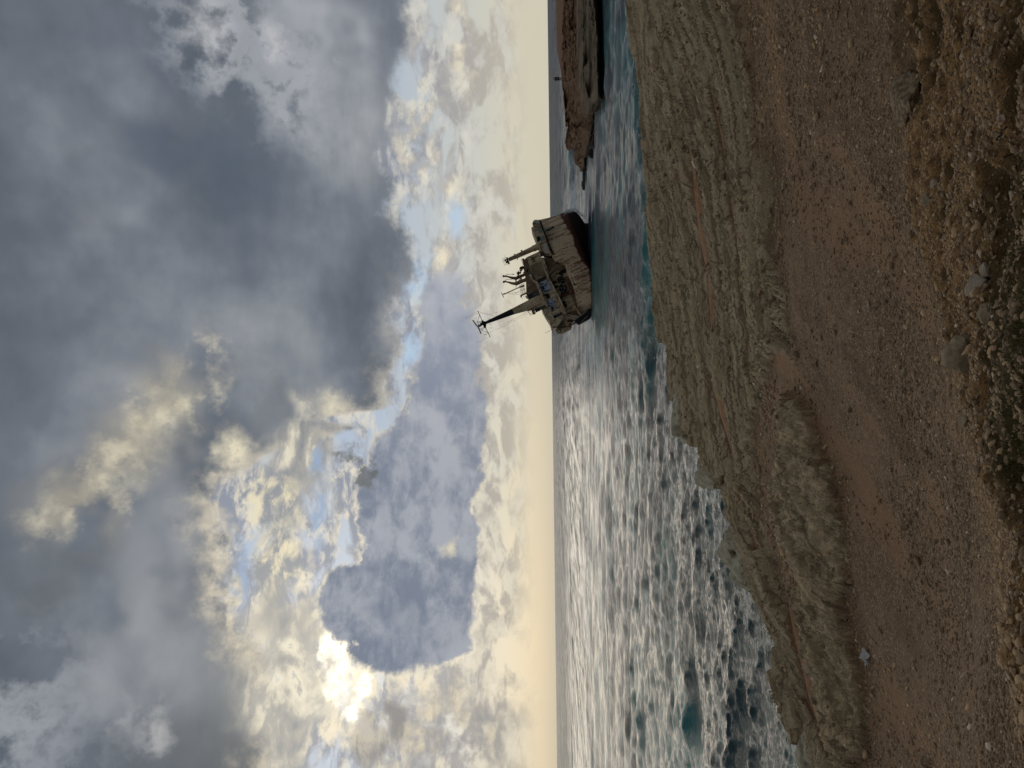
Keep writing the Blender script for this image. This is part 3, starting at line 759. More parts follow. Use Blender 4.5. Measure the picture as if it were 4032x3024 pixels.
def headland():
    Ys = np.array([h[0] for h in HL], float)
    ctl = []
    for h in HL:
        Y = h[0]; row = []
        bk = pix_at(*((h[1][0], Y, h[1][1])))
        row.append(bk + np.array([0, 8, -bk[2] - 2.5])); row.append(bk)
        for k in range(2, 7): row.append(pix_at(h[k][0], Y, h[k][1]))
        d = ray(h[7], Y); t = (0.0 - EYE.z) / d.z
        w = np.array([d.x * t, d.y * t, 0.0]); row.append(w); row.append(w + np.array([0, -0.3, -3.0]))
        ctl.append(row)
    ctl = np.array(ctl)                                    # columns x rows x 3
    yy = np.linspace(Ys[0], Ys[-1], 420)
    den = [6, 40, 60, 12, 60, 22, 14, 4]
    rp = np.concatenate([np.linspace(i, i + 1, n, endpoint=False) for i, n in enumerate(den)] + [[len(den)]])
    nc, nr = len(yy), len(rp)
    G = np.zeros((nr, nc, 3))
    for r in range(ctl.shape[1]):
        pass
    cols = np.stack([np.stack([np.interp(yy, Ys, ctl[:, r, k]) for k in range(3)], -1) for r in range(ctl.shape[1])], 0)
    for j, p in enumerate(rp):
        i = min(int(p), ctl.shape[1] - 2); f = p - i
        G[j] = cols[i] * (1 - f) + cols[i + 1] * f
    P = rp[:, None] * np.ones((1, nc)); U = yy[None, :] * np.ones((nr, 1))
    x, z = G[..., 0].copy(), G[..., 2].copy(); y = G[..., 1].copy()
    crag = ss(P, 1.9, 2.1) * ss(P, 3.25, 2.95)
    ledge = ss(P, 3.2, 3.5) * ss(P, 6.3, 5.8)
    tip = ss(U, 405, 440)
    a = 0.5 + 0.9 * tip * ss(U, 670, 600)
    n = fbm(x * 0.30, z * 0.55 + y * 0.1, 5, 0.6, 31)
    n2 = np.abs(fbm(x * 0.8, z * 1.1 + y * 0.3, 4, 0.6, 33))
    dy = crag * (3.6 * n + 4.2 * n2) + tip * (2.4 * n + 2.0 * n2)
    strat = (vnoise(z * 3.0 + 0.02 * x, x * 0.04, 35) * 0.7 + vnoise(z * 7.0, x * 0.1, 36) * 0.4)
    dy = dy + ledge * (1 - tip) * (1.3 * strat + 1.6 * n + 1.2 * np.abs(fbm(x * 1.1, z * 2.5, 4, 0.6, 40))) + crag * 0.5 * strat
    dz = (crag * 0.55 + tip * 0.5) * fbm(x * 0.5, y * 0.4, 4, 0.55, 37) + ss(P, 0.9, 1.3) * ss(P, 2.1, 1.8) * 0.10 * fbm(x * 0.3, y * 0.2, 3, 0.5, 38)
    spiky = ss(U, 480, 560)
    dz = dz + spiky * 0.75 * fbm(x * 1.1, y * 0.5, 4, 0.6, 39) * ss(P, 5, 2)
    for cyy, cxx, ry, rx, dep in ((172, 2250, 34, 17, 5.0), (240, 2256, 12, 10, 3.0), (300, 2268, 42, 13, 4.5), (455, 2296, 28, 18, 2.5), (560, 2300, 30, 12, 2.5), (110, 2236, 16, 8, 2.0), (60, 2262, 14, 6, 1.6)):
        c = pix_at(cxx, cyy, 134 if cyy < 400 else 152)
        sc = 134 / 3028.0
        w = np.exp(-(((x - c[0]) / (ry * sc)) ** 2) ** 1.6 - (((z - c[2]) / (rx * sc)) ** 2) ** 1.6)
        dy = dy + 2.0 * dep * w * ss(P, 1.95, 2.15)
    y = y + dy * np.where(P > 1.5, 1, 0.2); z = z + dz
    cave = dy
    top = ss(P, 2.35, 2.0)
    v = np.stack([x.ravel(), y.ravel(), z.ravel()], -1)
    m, T, b, out = mat('headland_rock')
    Pp = T.n.new('ShaderNodeNewGeometry').outputs['Position']
    at = lambda q: T.node('ShaderNodeAttribute', (), attribute_name=q).outputs['Fac']
    led, tp = at('ledge'), at('top')
    n1 = T.noise(Pp, 0.35, 6, 0.62); n3 = T.noise(Pp, 1.8, 6, 0.7)
    zl = T.node('ShaderNodeVectorMath', (Pp, (0.05, 0.05, 2.6)), operation='MULTIPLY').outputs[0]
    sl = T.noise(zl, 1.0, 6, 0.65)
    cragc = T.ramp(n3, [(0.3, (0.050, 0.028, 0.014)), (0.5, (0.175, 0.095, 0.046)), (0.72, (0.31, 0.20, 0.115))])
    cragc = T.mix(T.rng(n1, 0.45, 0.7, 0, 0.5), cragc, (0.22, 0.155, 0.095))
    ledc = T.ramp(sl, [(0.32, (0.07, 0.050, 0.030)), (0.48, (0.17, 0.132, 0.083)), (0.66, (0.24, 0.192, 0.125)), (0.8, (0.10, 0.076, 0.047))])
    ledc = T.mix(T.rng(n3, 0.5, 0.75, 0, 0.6), ledc, (0.15, 0.115, 0.075))
    col = T.mix(led, cragc, ledc)
    col = T.mix(tp, col, T.mix(T.rng(n3, 0.3, 0.7), (0.17, 0.085, 0.042), (0.25, 0.135, 0.07)))
    zz = T.node('ShaderNodeSeparateXYZ', (Pp,)).outputs[2]
    col = T.mix(T.mul(T.rng(T.add(zz, T.mul(n3, 0.8)), 1.5, 0.7), 0.85), col, (0.020, 0.018, 0.012))   # dark base: shade of the undercut notch put into the colour
    T.put(b.inputs['Base Color'], col); b.inputs['Roughness'].default_value = 0.9
    h = T.add(T.mul(n3, 0.5), T.mul(sl, 0.35))
    T.put(b.inputs['Normal'], T.node('ShaderNodeBump', {'Height': h, 'Strength': 0.8, 'Distance': 1.0}).outputs[0])
    o = link_mesh('headland', v, grid_faces(nr, nc), m, attrs={'ledge': (ledge * (1 - 0.8 * tip)).ravel(), 'top': (top * (1 - tip)).ravel()})
    tag(o, kind='structure')
    return m
M_HEAD = headland()

def rock_mesh(seed, sub=4, sc=(1, 1, 1), amp=0.28, freq=1.3, facet=0.35):
    bm = bmesh.new(); bmesh.ops.create_icosphere(bm, subdivisions=sub, radius=1.0)
    g = np.random.default_rng(seed)
    pl = [(Vector(g.normal(size=3)).normalized(), 0.62 + 0.25 * g.random()) for _ in range(9)]
    co = np.array([v.co[:] for v in bm.verts])
    nn = fbm(co[:, 0] * freq + seed, co[:, 1] * freq + co[:, 2] * freq * 1.3, 4, 0.55, seed % 16)
    nn2 = fbm(co[:, 2] * freq * 1.2 + seed, co[:, 0] * freq - co[:, 1] * freq, 4, 0.55, (seed + 5) % 16)
    for v, a, b2 in zip(bm.verts, nn, nn2):
        p = v.co * (1 + amp * (a + b2))
        for nrm, d in pl:
            e = p.dot(nrm) - d
            if e > 0: p = p - nrm * (e * (1 - facet * 0.3))
        v.co = Vector((p.x * sc[0], p.y * sc[1], p.z * sc[2]))
    return bm

def stone_mat(name, c0, c1, s=6.0):
    m, T, b, out = mat(name)
    tc = T.n.new('ShaderNodeTexCoord').outputs['Object']
    n1 = T.noise(tc, s, 6, 0.65); n2 = T.noise(tc, s * 6, 5, 0.7)
    T.put(b.inputs['Base Color'], T.mix(T.rng(n2, 0.5, 0.7, 0, 0.5), T.mix(T.rng(n1, 0.35, 0.65), c0, c1), tuple(0.55 * q for q in c0)))
    b.inputs['Roughness'].default_value = 0.85
    T.put(b.inputs['Normal'], T.node('ShaderNodeBump', {'Height': T.add(T.mul(n1, 0.6), T.mul(n2, 0.2)), 'Strength': 0.6, 'Distance': 0.12 / s * 3}).outputs[0])
    return m

# rocks awash off the tip of the headland
def islet(X, Y, Xw, w, h, seed, label):
    p = at_z(Xw, Y, 0.0)
    bm = rock_mesh(seed, 4, (w, 1.6, h), 0.5, 1.4)
    o = obj_bm('sea_rock', bm, M_SEAROCK, smooth=True); o.location = (p[0], p[1] + 1.0, 0.0)
    tag(o, label, 'rock', 'rocks awash off the headland')
M_SEAROCK = stone_mat('wet_dark_rock', (0.018, 0.014, 0.011), (0.045, 0.034, 0.026), 1.2)
islet(2289, 725, 2306, 1.45, 1.15, 41, 'black rock standing alone in the water, nearest of them to the ship')
islet(2293, 685, 2308, 1.9, 0.95, 42, 'low black rock awash just past the headland tip, beside a lone black rock')
islet(2333, 553, 2341, 1.7, 0.45, 43, 'small flat dark rock in the calm water below the headland, on the shore side')
islet(2330, 600, 2329, 1.2, 0.9, 44, 'dark pointed rock at the foot of the headland tip, facing the beach')

# ------------------------------------------------------------------ people on the headland
def plain(name, c, rough=0.8, metal=0.0):
    m, T, b, out = mat(name)
    tc = T.n.new('ShaderNodeTexCoord').outputs['Object']
    n1 = T.noise(tc, 4.0, 5, 0.65)
    T.put(b.inputs['Base Color'], T.mix(T.rng(n1, 0.35, 0.65), tuple(q * 0.75 for q in c), tuple(min(1, q * 1.15) for q in c)))
    b.inputs['Roughness'].default_value = rough; b.inputs['Metallic'].default_value = metal
    return m
M_SKIN = plain('skin', (0.42, 0.26, 0.18), 0.6)
M_DARK = plain('dark_cloth', (0.012, 0.014, 0.022)); M_NAVY = plain('navy_cloth', (0.016, 0.022, 0.042)); M_HAIR = plain('dark_hair', (0.012, 0.009, 0.007))
def skin_obj(name, V, E, R, m, parent, sub=2):
    me = bpy.data.meshes.new(name); me.from_pydata([Vector(v) for v in V], E, [])
    o = bpy.data.objects.new(name, me); COL.objects.link(o); o.parent = parent
    me.materials.append(m)
    md = o.modifiers.new('skin', 'SKIN'); md.use_smooth_shade = True
    if not me.skin_vertices: 
        bpy.context.view_layer.objects.active = o
    sv = me.skin_vertices[0].data
    for i, r in enumerate(R): sv[i].radius = (r, r) if not isinstance(r, tuple) else r
    sv[0].use_root = True
    sb = o.modifiers.new('sub', 'SUBSURF'); sb.levels = sub; sb.render_levels = sub
    return o
def person(px, label, shorts, arm, shirt, rz):
    root = empty('person', px, rz)
    tag(root, label, 'person')
    s = 1.0
    V = [(0, 0, 0.95), (0, 0, 1.15), (0, 0.01, 1.38), (0, 0, 1.50), (0, 0.01, 1.58), (0, 0.02, 1.68),
         (0.10, 0, 0.90), (0.11, 0.02, 0.50), (0.12, 0.0, 0.09), (0.13, 0.15, 0.04),
         (-0.10, 0, 0.90), (-0.12, 0.05, 0.50), (-0.13, -0.02, 0.09), (-0.14, 0.13, 0.04),
         (0.19, 0, 1.42), (0.25, 0.0, 1.15), (0.25 if not arm else 0.20, 0.12 if not arm else 0.26, 0.92 if not arm else 1.2), (0.25 if not arm else 0.16, 0.15 if not arm else 0.33, 0.84 if not arm else 1.26),
         (-0.19, 0, 1.42), (-0.25, -0.02, 1.15), (-0.24, 0.08, 0.92), (-0.24, 0.10, 0.84)]
    E = [(0, 1), (1, 2), (2, 3), (3, 4), (4, 5), (0, 6), (6, 7), (7, 8), (8, 9), (0, 10), (10, 11), (11, 12), (12, 13), (2, 14), (14, 15), (15, 16), (16, 17), (2, 18), (18, 19), (19, 20), (20, 21)]
    R = [0.14, 0.13, 0.15, 0.06, 0.085, 0.09, 0.09, 0.06, 0.04, 0.035, 0.09, 0.06, 0.04, 0.035, 0.065, 0.045, 0.032, 0.028, 0.065, 0.045, 0.032, 0.028]
    skin_obj('body', V, E, R, M_SKIN, root)
    skin_obj('shirt', [(0, 0, 0.92), (0, 0, 1.15), (0, 0.01, 1.40), (0.20, 0, 1.42), (0.255, 0, 1.16), (-0.20, 0, 1.42), (-0.255, -0.02, 1.16)],
             [(0, 1), (1, 2), (2, 3), (3, 4), (2, 5), (5, 6)], [0.165, 0.155, 0.175, 0.085, 0.065, 0.085, 0.065], shirt, root)
    kz = 0.50 if shorts else 0.14
    skin_obj('shorts' if shorts else 'trousers', [(0, 0, 0.96), (0.10, 0, 0.88), (0.11, 0.02, kz + 0.02), (-0.10, 0, 0.88), (-0.12, 0.04, kz + 0.02)],
             [(0, 1), (1, 2), (0, 3), (3, 4)], [0.155, 0.105, 0.075, 0.105, 0.075], M_DARK, root)
    bm = bmesh.new(); add_ball(bm, (0, -0.015, 1.665), 0.118, 2, (0.95, 1.0, 1.08)); obj_bm('hair', bm, M_HAIR, root, True)
    bm = bmesh.new(); add_ball(bm, (0.13, 0.08, 0.04), 0.06, 2, (0.8, 2.2, 0.8)); obj_bm('shoe', bm, M_DARK, root, True)
    bm = bmesh.new(); add_ball(bm, (-0.14, 0.06, 0.04), 0.06, 2, (0.8, 2.2, 0.8)); obj_bm('shoe', bm, M_DARK, root, True)
pA = pix_at(2211, 306, 165.0); pB = pix_at(2212.5, 312.5, 164.6)
person(tuple(pA), 'person in dark shorts with bare calves on the headland edge, the right one of two', True, True, M_NAVY, 0.5)
person(tuple(pB), 'person in dark trousers standing on the headland edge, the left one of two', False, False, M_DARK, -0.4)

# ------------------------------------------------------------------ wrecked ship
SD = 168.0
SHIP0 = pix_at(1800 + 1400 / 3.0167, 800 + 700 / 3.0167, SD)
def Z1(zx, zy, dep=0.0):
    """point of the wreck: measured position (zoomed view units) at depth dep behind its front plane, relative to the ship's origin"""
    return Vector(pix_at(1800 + zx / 3.0167, 800 + zy / 3.0167, SD + dep) - SHIP0)
def Z3(a, b): return (1800 + 0, 0)
def c2(a, b): return ((150 + a / 5.53) * 3.0167, (30 + b / 5.53) * 3.0167)        # from the closer view of the stern
def c3(a, b): return ((150 + a / 5.53) * 3.0167, (250 + b / 5.53) * 3.0167)       # ... of the deckhouse
def c4(a, b): return ((250 + a / 7.373) * 3.0167, (250 + b / 7.373) * 3.0167)
def c5(a, b): return ((250 + a / 7.373) * 3.0167, (380 + b / 7.373) * 3.0167)
def cm(a, b): return ((40 + a / 8.508) * 3.0167, (350 + b / 8.508) * 3.0167)      # ... of the masthead
def cd(a, b): return ((160 + a / 7.54) * 3.0167, (180 + b / 7.54) * 3.0167)       # ... of the davits
def L(f, pts): return [f(*p) for p in pts]

_t = math.radians(24)
UPV = Vector((-math.sin(_t), 0, math.cos(_t))); RTV = Vector((math.cos(_t), 0, math.sin(_t)))
def ship_paint(name, c0, c1, rust=0.5, dark=0.0, streak=1.0, zone=False):
    m, T, b, out = mat(name)
    P = T.n.new('ShaderNodeTexCoord').outputs['Object']
    if True:
        P = T.n.new('ShaderNodeNewGeometry').outputs['Position']
    a = T.v('DOT_PRODUCT', P, tuple(RTV)); h = T.v('DOT_PRODUCT', P, tuple(UPV)); y = T.node('ShaderNodeSeparateXYZ', (P,)).outputs[1]
    st = T.node('ShaderNodeCombineXYZ', (T.mul(a, 1.6), T.mul(y, 0.6), T.mul(h, 0.16))).outputs[0]
    st2 = T.node('ShaderNodeCombineXYZ', (T.mul(a, 5.0), T.mul(y, 2.0), T.mul(h, 0.35))).outputs[0]
    n1 = T.noise(P, 0.5, 6, 0.65); n2 = T.noise(st, 1.0, 6, 0.65); n3 = T.noise(st2, 1.0, 5, 0.7); n4 = T.noise(P, 3.5, 6, 0.7)
    col = T.mix(T.rng(n1, 0.3, 0.7), c0, c1)
    col = T.mix(T.rng(n3, 0.45, 0.65, 0, 0.30), col, tuple(q * 0.62 for q in c0))
    rs = T.rng(T.add(T.mul(n2, 0.62 * streak), T.mul(n4, 1 - 0.62 * streak)), 0.65 - 0.20 * rust, 0.73 - 0.20 * rust)
    col = T.mix(T.rng(T.add(T.mul(n2, 0.35), T.add(T.mul(n1, 0.35), T.mul(n4, 0.3))), 0.50, 0.60, 0, 0.65), col, tuple(q * k for q, k in zip(c0, (0.50, 0.42, 0.36))))
    rc = T.mix(T.rng(n4, 0.4, 0.62), (0.055, 0.020, 0.010), (0.20, 0.085, 0.035))
    col = T.mix(T.mul(rs, 0.85), col, rc)
    pan = T.node('ShaderNodeTexBrick'); pan.offset = 0.5
    T.put(pan.inputs['Vector'], T.node('ShaderNodeCombineXYZ', (a, h, 0.0)).outputs[0])
    pan.inputs['Color1'].default_value = pan.inputs['Color2'].default_value = (1, 1, 1, 1); pan.inputs['Mortar'].default_value = (0.45, 0.36, 0.28, 1)
    pan.inputs['Scale'].default_value = 1.0; pan.inputs['Mortar Size'].default_value = 0.025; pan.inputs['Mortar Smooth'].default_value = 0.6
    pan.inputs['Brick Width'].default_value = 2.6; pan.inputs['Row Height'].default_value = 1.5
    col = T.mix(0.7, col, pan.outputs[0], 'MULTIPLY')
    if zone:
        zf = T.node('ShaderNodeAttribute', (), attribute_name='zone').outputs['Fac']
        zf = T.add(zf, T.mul(T.sub(T.add(T.mul(n2, 0.5), T.mul(n4, 0.5)), 0.5), 0.9))
        red = T.mix(T.rng(n4, 0.4, 0.6), (0.045, 0.014, 0.011), (0.105, 0.040, 0.028))
        blk = T.mix(T.rng(n4, 0.4, 0.65), (0.010, 0.008, 0.007), (0.035, 0.018, 0.013))
        col = T.mix(T.rng(zf, 0.92, 1.05), col, red)
        col = T.mix(T.rng(zf, 1.75, 2.1), col, blk)
    T.put(b.inputs['Base Color'], col)
    b.inputs['Roughness'].default_value = 0.75
    T.put(b.inputs['Normal'], T.node('ShaderNodeBump', {'Height': T.add(T.mul(n4, 0.10), T.mul(n2, 0.16)), 'Strength': 0.5, 'Distance': 1.0}).outputs[0])
    return m
M_HULL = ship_paint('hull_paint', (0.47, 0.365, 0.235), (0.62, 0.50, 0.345), 0.74, zone=True)
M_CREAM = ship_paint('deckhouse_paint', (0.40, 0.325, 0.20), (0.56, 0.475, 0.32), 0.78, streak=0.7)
M_SHADE = ship_paint('shaded_dark_paint', (0.15, 0.12, 0.075), (0.27, 0.22, 0.135), 0.80, streak=0.6)  # dark copy of the cream, recess shade put into colour; also darker fittings
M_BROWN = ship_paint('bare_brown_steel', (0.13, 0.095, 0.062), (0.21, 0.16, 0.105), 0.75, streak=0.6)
M_RUST = plain('red_rust', (0.11, 0.035, 0.020), 0.9); M_BLACK = plain('black_opening', (0.006, 0.006, 0.007), 0.7)
M_MASTB = plain('black_mast_paint', (0.012, 0.012, 0.016), 0.6); M_WIRE = plain('wire', (0.10, 0.095, 0.09), 0.6)
M_GLASS = plain('dark_glass', (0.010, 0.016, 0.022), 0.25); M_RAIL = plain('rail_paint', (0.28, 0.25, 0.18), 0.7)
M_PALE = plain('pale_panel', (0.42, 0.42, 0.36), 0.7); M_GREEN = plain('green_panel', (0.17, 0.21, 0.18), 0.7)
M_INK = plain('black_spray_paint', (0.004, 0.004, 0.006), 0.6); M_SCAN = plain('scanner_paint', (0.46, 0.38, 0.33), 0.6)

ship = empty('shipwreck', tuple(SHIP0))
tag(ship, 'rusting cream cargo ship wreck heeled over in the shallows, with graffiti on its deckhouse', 'shipwreck')

def hull():
    C = [  # top, mid, boot top, black, waterline
        [(975, 198), (1100, 170), (1218, 132), (1310, 95), (1420, 112), (1515, 235)],
        [(1000, 270), (1120, 235), (1250, 195), (1340, 190), (1440, 220), (1525, 290)],
        [(1035, 360), (1160, 330), (1312, 290), (1388, 300), (1470, 330), (1538, 360)],
        [(1060, 440), (1200, 420), (1372, 395), (1430, 400), (1500, 430), (1552, 450)],
        [(1092, 530), (1240, 505), (1402, 520), (1470, 515), (1520, 535), (1568, 550)],
        [(1128, 618), (1280, 610), (1455, 628), (1512, 622), (1550, 638), (1580, 650)],
        [(1175, 692), (1320, 690), (1508, 708), (1545, 702), (1572, 728), (1594, 740)],
        [(1272, 722), (1400, 750), (1560, 785), (1578, 780), (1592, 800), (1606, 820)],
        [(1312, 840), (1440, 860), (1580, 878), (1596, 880), (1604, 888), (1616, 900)],
        [(1362, 952), (1475, 965), (1590, 980), (1604, 985), (1612, 992), (1624, 1000)],
        [(1398, 1060), (1500, 1072), (1597, 1085), (1608, 1088), (1616, 1094), (1630, 1100)],
        [(1428, 1200), (1512, 1210), (1595, 1222), (1606, 1226), (1614, 1232), (1628, 1240)],
        [(1447, 1325), (1505, 1318), (1570, 1305), (1590, 1303), (1600, 1302), (1615, 1300)]]
    dT = [9, 5, 2.6, 1.2, .4, 0, 0, 0, 0, 0, 0, .6, 3.0]
    dB = [9, 6.0, 4.4, 3.4, 3.0, 2.9, 2.9, 2.9, 2.9, 2.9, 2.9, 3.3, 5.0]
    K = 6
    ctl = np.array(C, float); nC = len(C)
    dep = np.zeros((nC, K))
    for i in range(nC):
        for k in range(K):
            f = (k / (K - 1)) ** 1.8; dep[i, k] = dT[i] * (1 - f) + dB[i] * f - 0.6 * math.sin(math.pi * k / 5)
    # resample smoothly
    ui = np.linspace(0, nC - 1, 140); vi = np.linspace(0, K - 1, 70)
    def cr(A, t):
        n = len(A); i = np.clip(np.floor(t).astype(int), 0, n - 2); f = (t - i)
        p0, p1, p2, p3 = A[np.clip(i - 1, 0, n - 1)], A[i], A[i + 1], A[np.clip(i + 2, 0, n - 1)]
        f = f.reshape((-1,) + (1,) * (A.ndim - 1))
        return p1 + 0.5 * f * (p2 - p0 + f * (2 * p0 - 5 * p1 + 4 * p2 - p3 + f * (3 * (p1 - p2) + p3 - p0)))
    A = np.concatenate([ctl, dep[..., None]], -1)
    A = cr(A, ui); A = np.swapaxes(cr(np.swapaxes(A, 0, 1), vi), 0, 1)
    nu, nv = len(ui), len(vi)
    front = np.zeros((nu, nv, 3))
    for i in range(nu):
        for j in range(nv):
            a, b_, d = A[i, j]; front[i, j] = Z1(a, b_, d)
    # dents between frames
    uu, vv = np.meshgrid(ui, vi, indexing='ij')
    front[..., 1] += 0.10 * np.sin(uu * 9.5) ** 2 + 0.25 * fbm(uu * 1.2, vv * 1.0, 3, 0.5, 6)
    zone = np.interp(vi, [0, 1, 2, 3, 4, 5], [0, 0.45, 1.0, 2.0, 2.6, 3.0])[None, :] * np.ones((nu, 1))
    under = front[:, -1:, :] + np.array([0.2, 1.2, -3.0])
    F = np.concatenate([front, under], 1); zf = np.concatenate([zone, zone[:, -1:]], 1)
    B = F.copy(); wdt = 12.0 * (1 - 0.75 * ss(uu, 1.6, 0)[:, :1])
    wdt = np.concatenate([wdt * np.ones((1, nv)), wdt], 1)
    B[..., 1] = F[..., 1] + wdt
    B[..., 1] -= 1.5 * np.linspace(0, 1, nv + 1)[None, :]
    allv = np.concatenate([F.reshape(-1, 3), B.reshape(-1, 3)]); nF = nu * (nv + 1); n1 = nv + 1
    f = grid_faces(nu, n1); fb_ = grid_faces(nu, n1)[:, ::-1] + nF
    i = np.arange(nu - 1)
    botm = np.stack([i * n1 + nv, (i + 1) * n1 + nv, nF + (i + 1) * n1 + nv, nF + i * n1 + nv], -1)
    deck = np.stack([i * n1, nF + i * n1, nF + (i + 1) * n1, (i + 1) * n1], -1)
    j = np.arange(nv)
    e0 = np.stack([j, j + 1, nF + j + 1, nF + j], -1)
    q = (nu - 1) * n1
    e1 = np.stack([q + j, nF + q + j, nF + q + j + 1, q + j + 1], -1)
    o = link_mesh('hull', allv, np.concatenate([f, fb_, deck, botm, e0, e1]), M_HULL, ship,
                  attrs={'zone': np.concatenate([zf.ravel(), zf.ravel()])})
    md = o.modifiers.new('edge', 'EDGE_SPLIT'); md.split_angle = math.radians(50)
    return o
HULL = hull()

def slab(name, pts, dep, th, m, parent=ship, skew=(0, 0, 0), bev=0.0):
    bm = bmesh.new(); fr = [Z1(a, b_, dep) for a, b_ in pts]
    add_slab(bm, fr, [p + Vector((skew[0], th, skew[2])) for p in fr])
    if bev: bmesh.ops.bevel(bm, geom=bm.edges[:], offset=bev, segments=1, affect='EDGES')
    return obj_bm(name, bm, m, parent)
def beams(name, segs, m, parent=ship, n=6):
    """segs: (p, q, radius in m, depth p, depth q)"""
    S = []
    for s in segs:
        p, q, r = s[0], s[1], s[2]; d0 = s[3] if len(s) > 3 else 0.0; d1 = s[4] if len(s) > 4 else d0
        S.append((Z1(*p, d0), Z1(*q, d1), r, s[5] if len(s) > 5 else r))
    # bars that touch make one piece; separate pieces become parts of their own
    par = list(range(len(S)))
    def root(i):
        while par[i] != i: i = par[i]
        return i
    pts = [np.array([tuple(a.lerp(b, t)) for t in np.linspace(0, 1, 15)]) for a, b, _, _ in S]
    for i in range(len(S)):
        for j in range(i):
            dd = np.min(np.linalg.norm(pts[i][:, None] - pts[j][None], axis=-1))
            if dd < S[i][2] + S[j][2] + 0.08: par[root(i)] = root(j)
    first = None
    for k in sorted(set(root(i) for i in range(len(S))), key=lambda k: -sum(root(i) == k for i in range(len(S)))):
        bm = bmesh.new()
        for i, (a, b, r0, r1) in enumerate(S):
            if root(i) == k: add_bar(bm, a, b, r0, r1, n)
        o = obj_bm(name, bm, m, parent); first = first or o
    return first

# poop bulwark and house over the slit
slab('bulwark', [(880, 290), (912, 276), (893, 240), (905, 208), (930, 195), (972, 200), (1003, 285), (1036, 375), (1062, 455), (1093, 545), (1125, 618), (1090, 622), (1050, 600), (1015, 560), (985, 572), (975, 545), (955, 480)], 0.9, 8.0, M_CREAM)
beams('rubbing_strake', [((975, 198), (1003, 275), 0.10, 6.0, 3.0), ((1003, 275), (1060, 440), 0.10, 3.0, 0.6), ((1060, 440), (1128, 618), 0.10, 0.5, -0.2)], M_RUST)
bm = bmesh.new()
for p, q, w in (((983, 212), (1062, 438), 13), ((1063, 452), (1137, 612), 15)):
    (a, b_), (c, d) = p, q
    add_slab(bm, [Z1(a, b_, 0.2), Z1(c, d, -0.35), Z1(c + w, d - 5, -0.35), Z1(a + w, b_ - 5, 0.2)], [Z1(a, b_, 0.2) + Vector((0, 5, 0)), Z1(c, d, -0.35) + Vector((0, 5, 0)), Z1(c + w, d - 5, -0.35) + Vector((0, 5, 0)), Z1(a + w, b_ - 5, 0.2) + Vector((0, 5, 0))])
sl_ = obj_bm('scupper_gap', bm, M_BLACK, ship); sl_['label'] = 'long dark slot along the stern deck edge'
slab('window', [(944, 402), (978, 388), (992, 436), (955, 462)], 0.82, 0.2, M_BLACK)
slab('panel', [(955, 300), (1000, 290), (1015, 345), (970, 360)], 0.78, 0.06, M_GREEN)
slab('panel', [(985, 400), (1022, 378), (1040, 432), (998, 458)], 0.78, 0.06, M_GREEN)
slab('panel', [(1020, 500), (1060, 480), (1080, 525), (1040, 545)], 0.78, 0.06, M_PALE)
slab('panel', [(1038, 552), (1080, 535), (1102, 585), (1060, 602)], 0.78, 0.06, M_PALE)
slab('panel', [(925, 198), (972, 203), (982, 250), (940, 258)], 0.82, 0.06, M_PALE)
beams('frame_rail', [((893, 240), (982, 250), 0.07, 0.75), ((910, 278), (1000, 285), 0.06, 0.75), ((975, 580), (1100, 615), 0.10, 0.5), ((1000, 560), (985, 490), 0.09, 0.6), ((985, 490), (1010, 470), 0.09, 0.6)], M_RUST)
# name plate graffiti on the stern hull
nb = slab('name_panel', L(c2, [(1072, 405), (1275, 325), (1300, 372), (1090, 470)]), 0.15, 0.12, M_GREEN)
bmf = bmesh.new()
for a, b_, c, d in ((1110, 425, 1135, 440), (1140, 410, 1165, 428), (1168, 402, 1190, 415), (1200, 388, 1222, 402), (1230, 372, 1270, 352)):
    p, q = c2(a, b_), c2(c, d)
    add_bar(bmf, Z1(*p, 0.1), Z1(*q, 0.1), 0.16, None, 6)
obj_bm('faded_lettering', bmf, M_INK, nb).matrix_parent_inverse = Matrix()

# king post with its platform
bm = bmesh.new(); add_bar(bm, Z1(985, 505, 3.5), Z1(612, 672, 3.5), 0.66, 0.42, 16)
add_bar(bm, Z1(1010, 494, 3.5), Z1(900, 543, 3.5), 0.74, 0.70, 16)
kp = obj_bm('king_post', bm, M_CREAM, ship, True)
kp.modifiers.new('edge', 'EDGE_SPLIT').split_angle = 0.8
bm = bmesh.new()
add_slab(bm, L(lambda a, b_: Z1(a, b_, 2.7), [(580, 648), (598, 640), (622, 706), (603, 716)]), [v + Vector((0, 1.6, 0)) for v in L(lambda a, b_: Z1(a, b_, 2.7), [(580, 648), (598, 640), (622, 706), (603, 716)])])
add_ball(bm, Z1(572, 676, 3.3), 0.26, 1); add_ball(bm, Z1(590, 700, 3.3), 0.3, 1)
pf = obj_bm('masthead_platform', bm, M_RUST, kp)
seg = []
for d in (2.7, 4.3):
    seg += [((537, 662), (565, 738), 0.035, d), ((560, 690), (545, 680), 0.03, d), ((537, 662), (582, 644), 0.035, d), ((550, 699), (596, 680), 0.03, d), ((565, 738), (608, 716), 0.035, d), ((557, 652), (585, 728), 0.03, d)]
seg += [((560, 618), (575, 650), 0.025, 3.5), ((612, 716), (622, 750), 0.025, 3.5), ((568, 680), (590, 668), 0.12, 3.5), ((590, 668), (600, 690), 0.12, 3.5)]
beams('railing', seg, M_RAIL, pf, 5)
beams('lamp_bracket', [((672, 604), (690, 612), 0.10, 3.2), ((690, 612), (705, 618), 0.08, 3.2), ((755, 562), (775, 570), 0.16, 3.2), ((714, 655), (716, 668), 0.14, 3.3)], M_RUST, kp)
beams('stay', [((712, 655), (985, 565), 0.02, 3.3, 3.0)], M_WIRE, kp, 4)

